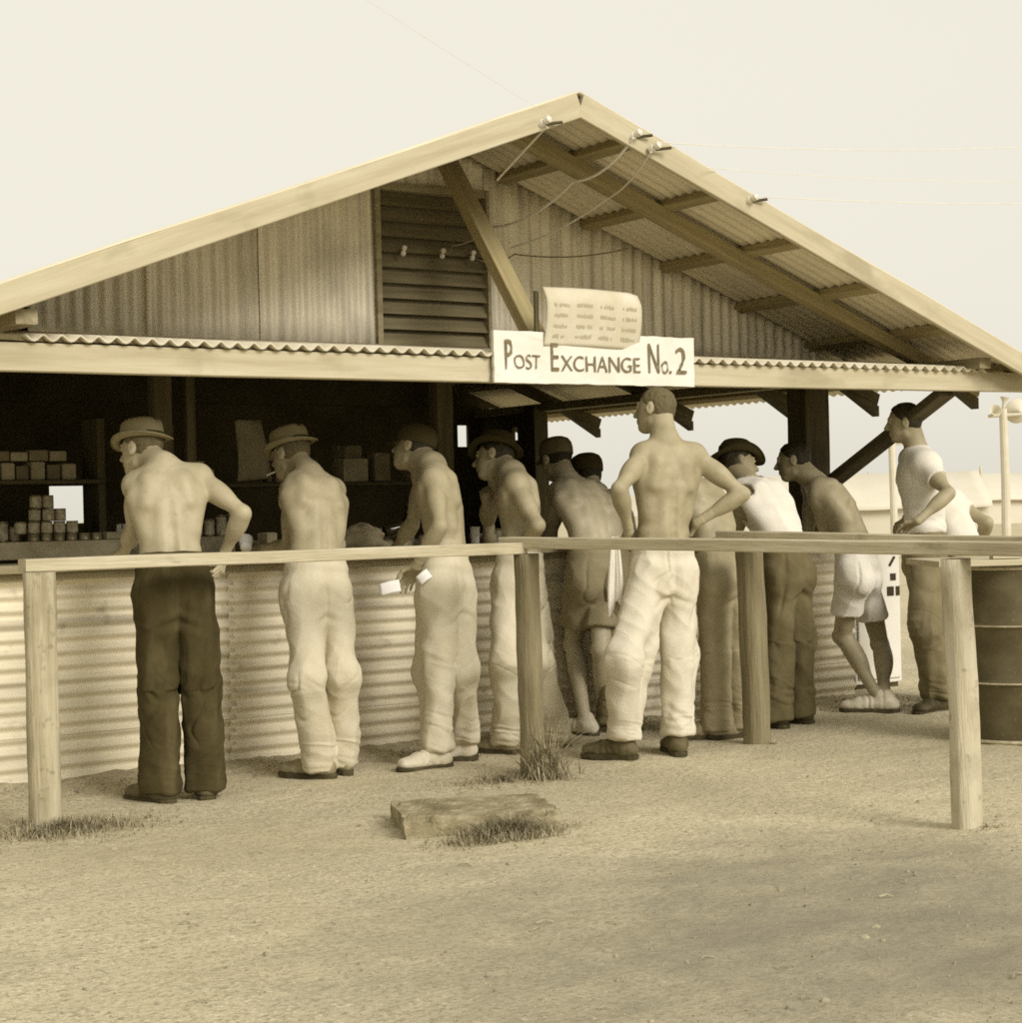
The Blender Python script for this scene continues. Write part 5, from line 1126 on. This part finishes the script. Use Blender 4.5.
def build_hat(J, base, person, m, style='brim', hs=1.0, tilt=0, roll=0, brim=1.46):
    Fh = unit(J['face']); Uh = unit(J['hup']); Rh = unit(np.cross(Fh, Uh)); c = J['head']+Uh*.042*hs-Fh*.008
    ct, st = math.cos(tilt), math.sin(tilt); Fh, Uh = Fh*ct+Uh*st, Uh*ct-Fh*st
    cr_, sr = math.cos(roll), math.sin(roll); Rh, Uh = Rh*cr_+Uh*sr, Uh*cr_-Rh*sr
    V = []; F = []; n = 48
    if style == 'brim': bw_ = brim; prof = [(bw_-.02, .002), (bw_, .006), (1+(bw_-1)*.8, .002), (1+(bw_-1)*.45, -.004), (1.12, 0), (1.04, .006), (1.02, .03), (1.0, .06), (.95, .088), (.82, .103), (.55, .100), (.3, .092), (.0, .090)]
    elif style == 'cap': prof = [(1.00, -.022), (1.045, -.020), (1.05, .0), (1.05, .02), (1.0, .048), (.86, .072), (.6, .086), (.3, .091), (0, .092)]
    for (r_, z_) in prof:
        for k in range(n):
            t = 2*math.pi*k/n; x = math.cos(t); y = math.sin(t); br = max(0, r_-1.04)
            zz = z_+br*(.055*x*x-.045*y*y*(1 if y > 0 else .6))+.004*math.sin(3*t+1)*br*3
            crn = -.018*max(0, 1-abs(x)*3)*(1 if z_ > .08 and style == 'brim' else 0)
            p = c+Rh*x*.082*hs*r_+Fh*y*.100*hs*r_+Uh*(zz+crn)*hs*.9; V.append(p-base)
    for j in range(len(prof)-1):
        for k in range(n): F.append((j*n+k, j*n+(k+1) % n, (j+1)*n+(k+1) % n, (j+1)*n+k))
    o = link('hat' if style == 'brim' else 'cap', mesh('hat', V, F, True), m, person, base=Vector(base)); o.modifiers.new('t', 'SOLIDIFY').thickness = -.003
    if style == 'brim':
        V = []; 
        for (r_, z_) in ((1.055, .006), (1.04, .03)):
            for k in range(n): t = 2*math.pi*k/n; V.append(c+Rh*math.cos(t)*.082*hs*r_+Fh*math.sin(t)*.102*hs*r_+Uh*z_*hs-base)
        link('hat_band', mesh('hat_band', V, [(k, (k+1) % n, n+(k+1) % n, n+k) for k in range(n)], True), M['hat_dark'], o, base=Vector(base))
    if style == 'cap':
        V = []
        for j in range(7):
            for k in range(13):
                a = R(-62+124*k/12); q = 1.0+.55*(j/6)*math.cos(a*1.15); V.append(c+Rh*math.sin(a)*.082*hs*q+Fh*math.cos(a)*.102*hs*q+Uh*(-.018-.012*j/6-.02*(j/6)*abs(math.sin(a)))-base)
        F = [(j*13+k, j*13+k+1, (j+1)*13+k+1, (j+1)*13+k) for j in range(6) for k in range(12)]
        b_ = link('peak', mesh('peak', V, F, True), m, o, base=Vector(base)); b_.modifiers.new('t', 'SOLIDIFY').thickness = .003

def build_hair(J, base, person, m, th=.006, low=-.02, hs=1.0):
    Fh = unit(J['face']); Uh = unit(J['hup']); Rh = unit(np.cross(Fh, Uh)); c = J['head']
    T = Field(c-.14, c+.16, .0042); A = [Rh, Fh, Uh]
    T.ell(c+Uh*.030*hs-Fh*.012*hs, A, (.074*hs+th, .094*hs+th, .084*hs+th), .02)
    T.ell(c-Uh*.03*hs-Fh*.045*hs, A, (.055*hs, .045*hs, .06*hs), .03)
    T.halfspace(c+Fh*.050+Uh*.060, unit(Fh*1.0-Uh*.62)); T.halfspace(c+Uh*low, unit(-Uh+Fh*.25))
    for sg in (-1, 1): T.ell(c+Rh*sg*.088*hs-Fh*.008-Uh*.006, A, (.024, .026, .040), .01, 'sub'); T.ell(c+Rh*sg*.07-Uh*.015+Fh*.065, A, (.06, .062, .055), .01, 'sub')
    P, F = T.mesh(); N_ = vnormals(P, F); P = P+N_*(.0016*vnoise(P*180)+.0025*vnoise(P*60))[:, None]
    link('hair', np_mesh('hair', P-base, F), m, person, base=Vector(base))

def build_belt(J, o, base, person, m):
    at = spine_pts(J, o.get('bow', .03)); s = o.get('s', 1); V = []; n = 40; wt = o.get('waist', .25)
    for dt in (-.075, -.015):
        p, X, Fw, U = at(wt+dt); a = np.interp(wt+dt, [q[0] for q in TORSO], [q[1] for q in TORSO]); b = np.interp(wt+dt, [q[0] for q in TORSO], [q[2] for q in TORSO])
        for e in (.024, .030):
            for k in range(n): t = 2*math.pi*k/n; V.append(p+X*math.cos(t)*(a*s+e)+Fw*math.sin(t)*(b*s+e)-base)
    F = []
    for k in range(n):
        q = (k+1) % n; F += [(n+k, n+q, 3*n+q, 3*n+k), (k, 2*n+k, 2*n+q, q), (k, q, n+q, n+k), (2*n+k, 3*n+k, 3*n+q, 2*n+q)]
    link('belt', mesh('belt', V, F, True), m, person, base=Vector(base))

def make_person(key, label, o):
    J = {k: np.array(v, float) for k, v in JOINTS[key].items()}
    base = np.array([(J['ankL'][0]+J['ankR'][0])/2, (J['ankL'][1]+J['ankR'][1])/2, 0.])
    P, F = build_body(J, o)
    p = link('person', np_mesh('person', P-base, F), M[o.get('skin', 'skin')], base=Vector(base)); tag(p, label, 'person', 'customers lined up at the counter')
    P, F = build_trousers(J, o)
    if len(P): link('shorts' if o.get('short') else 'trousers', np_mesh('trousers', P-base, F), M[o['legs']], p, base=Vector(base))
    if o.get('top'): P, F = torso_wrap(J, o, o['top']); link('undershirt' if o['top'] == 'vest' else 't_shirt', np_mesh('shirt', P-base, F), M[o.get('topm', 'white_cloth')], p, base=Vector(base))
    for S in 'LR': build_shoe(J, S, base, p, o.get('foot', 'shoe'), M[o.get('shoem', 'boot')], M['sole'])
    if o.get('hat'): build_hat(J, base, p, M[o['hatm']], o['hat'], o.get('hs', 1), o.get('tilt', 0), o.get('roll', 0), o.get('brim', 1.46))
    if not o.get('nohair'): build_hair(J, base, p, M[o.get('hairm', 'hair')], o.get('hth', .005), hs=o.get('hs', 1.0))
    if o.get('belt'): build_belt(J, o, base, p, M['belt'])
    return p, J

IN = (0, 0, -1)
make_person('p1', 'shirtless man in pale hat and dark trousers, right hand on his hip', dict(skin='skin_pale', legs='dark_cloth', rk=0.078, rh=0.066, hem=.055, hat='brim', hatm='hat_khaki', hairm='hair_crew', shoem='boot', seed=1, palmR=(-.6, .6, 0), curlR=1.1, curlL=.3, waist=.26, bow=.035, bunch=.5, fold=1.1))
make_person('p2', 'shirtless man in hat and loose pale trousers leaning on the counter, cigarette in mouth', dict(skin='skin', legs='khaki_pale', rk=0.075, rh=0.064, hem=.05, hat='brim', hatm='hat_khaki', hairm='hair_crew', tilt=-.12, roll=.1, shoem='shoe_tan', seed=2, bow=0.085, waist=.24))
make_person('p3', 'shirtless man in dark cap and cream trousers holding papers down at his side', dict(skin='skin', legs='khaki_pale', rk=0.074, rh=0.060, hem=.10, hat='cap', hatm='hat_dark', shoem='shoe_white', foot='boot', seed=3, palmL=(-.4, -.2, -.6), curlL=.7, bow=0.06, waist=.25))
make_person('p4', 'shirtless man in dark brimmed hat behind the left of centre fence post', dict(skin='skin', legs='khaki_pale', rk=0.069, rh=0.062, hem=.06, hat='brim', hatm='hat_dark', tilt=.1, roll=-.15, shoem='shoe_tan', seed=4, bow=0.075, palmR=(.3, .3, 0), curlR=1.0, waist=.24))
make_person('p5', 'tanned shirtless man in dark shorts and close cap bent over the counter', dict(skin='skin_tan', legs='shorts_grey', short=.70, rs=.108, fold=.6, hat='cap', hatm='hat_mid', shoem='shoe_white', seed=5, bow=0.12, waist=.22, nohair=0))
make_person('p6', 'man in dark cap mostly hidden behind the tanned man in shorts', dict(skin='skin_tan', legs='drab', rk=0.069, rh=0.064, hat='cap', hatm='hat_dark', shoem='boot_dark', seed=6, bow=0.1, s=.95, waist=.24))
make_person('p7', 'tall shirtless man with cropped hair standing arms akimbo in bleached trousers and boots', dict(skin='skin', legs='khaki_white', rk=0.076, rh=0.064, hem=.11, foot='boot', shoem='boot', hairm='hair_crew', hth=.004, seed=7, bow=.01, s=1.03, belt=0, waist=.22, palmR=(-.5, .5, -.2), curlR=.6, palmL=(.5, -.3, -.2), curlL=.9))
make_person('p8', 'stooping shirtless man in belted khaki trousers, head hidden by the tall man', dict(skin='skin', legs='khaki', rk=0.071, rh=0.068, hem=.06, shoem='shoe_tan', seed=8, bow=0.1, belt=1, waist=.27))
make_person('p9', 'man in dark slouch hat and white undershirt with face turned right', dict(skin='skin', legs='brown_cloth', rk=0.076, rh=0.072, hem=.06, top='vest', hat='brim', hatm='hat_dark', brim=1.62, shoem='boot_dark', seed=9, bow=0.1, waist=.24, hemt=.18))
make_person('p10', 'shirtless dark haired man in white shorts and pale shoes leaning over the counter end', dict(skin='skin', legs='white_cloth', short=.62, rs=.104, fold=.55, shoem='shoe_white', seed=10, bow=0.12, waist=.20))
make_person('p11', 'dark haired man in white T-shirt and dark baggy trousers near the right post', dict(skin='skin', legs='drab', rk=0.084, rh=0.068, hem=.10, top='tshirt', shoem='boot_dark', foot='boot', seed=11, bow=.02, waist=.24, belt=0, hemt=.22, fold=1.3, palmL=(-.3, .3, -.8), curlL=.6))
make_person('p12', 'man in pale shirt whose elbow shows behind the man in the T-shirt', dict(skin='skin', legs='khaki', rk=0.073, rh=0.068, top='tshirt', shoem='boot', seed=12, bow=.04, waist=.24, hemt=.20, palmR=(-.5, .5, 0)))

# ------------------------------------------------------------ held things
J1 = {k: np.array(v) for k, v in JOINTS['p7'].items()}
c = (J1['wrL']+J1['haL'])/2+np.array(r0)*-.045-np.array(fw0)*.06+np.array([0, 0, -.005]); V = []; F = []; nu, nv = 26, 22
for j in range(nv+1):
    v = j/nv
    for i in range(nu+1):
        u = i/nu-.5; wd = .03+.035*min(1, v*1.6); x = u*wd*2; fold = .008*math.sin(u*9+v*1.4+1)*min(1, .35+v)+.003*math.sin(u*23+v*3); z = -v*.36*(1-.12*math.sin(u*5+1))+.015
        rdir = r0; V.append(Vector((c[0], c[1], c[2]))+rdir*x*.55+fw0*(fold+.02*v)+Vector((0, 0, z)))
for j in range(nv):
    for i in range(nu): q = j*(nu+1)+i; F.append((q, q+1, q+nu+2, q+nu+1))
bs = Vector(c); o = link('towel', mesh('towel', [v-bs for v in V], F, True), M['white_cloth'], base=bs); o.modifiers.new('t', 'SOLIDIFY').thickness = .006; tag(o, 'white towel hanging from the tall shirtless man\'s left hand', 'towel')
J3 = {k: np.array(v) for k, v in JOINTS['p3'].items()}
def paper_sheet(c, d, n, w_, h_, label, name='paper'):
    d = Vector(d).normalized(); n = Vector(n); n = (n-d*n.dot(d)).normalized(); l = d.cross(n); V = []; F = []
    for i in range(7):
        for k in range(7): u, v = i/6-.5, k/6-.5; V.append(d*u*w_+l*v*h_+n*(.008*math.cos(u*3)+.004*math.sin(v*5)))
    for i in range(6):
        for k in range(6): q = i*7+k; F.append((q, q+7, q+8, q+1))
    o = link(name, mesh(name, V, F, True), M['paper_white'], base=Vector(c)); o.modifiers.new('t', 'SOLIDIFY').thickness = .002; tag(o, label, 'paper'); return o
paper_sheet(PAP1, r0*1.0+u0*.22, -fw0+u0*.5, .10, .065, 'white slip of paper sticking out left of the third customer\'s hand')
paper_sheet(PAP2, r0*1.0+u0*.75, -fw0+u0*.3, .065, .05, 'white slip of paper between the third customer\'s hand and trousers')
Jc = {k: np.array(v) for k, v in JOINTS['p2'].items()}
Mc = Matrix.Translation(CUPP) @ Matrix.Rotation(R(35), 4, 'Y') @ Matrix.Rotation(R(-50), 4, 'X')
cup(0, 0, 0, .034, .075, M['paper_white'], 'white paper cup held by the second customer, tilted towards the camera', Mc)
hd = Jc['head']; fd = unit(Jc['face']); uu = unit(Jc['hup']); c0 = hd+fd*.094-uu*.056
mb = MB(); mb.tube([Vector(c0), Vector(c0+fd*.065-uu*.008)], .004, 8); o = mb.build('cigarette', M['paper_white'], base=tuple(c0)); tag(o, 'cigarette held in the mouth of the second customer', 'cigarette')
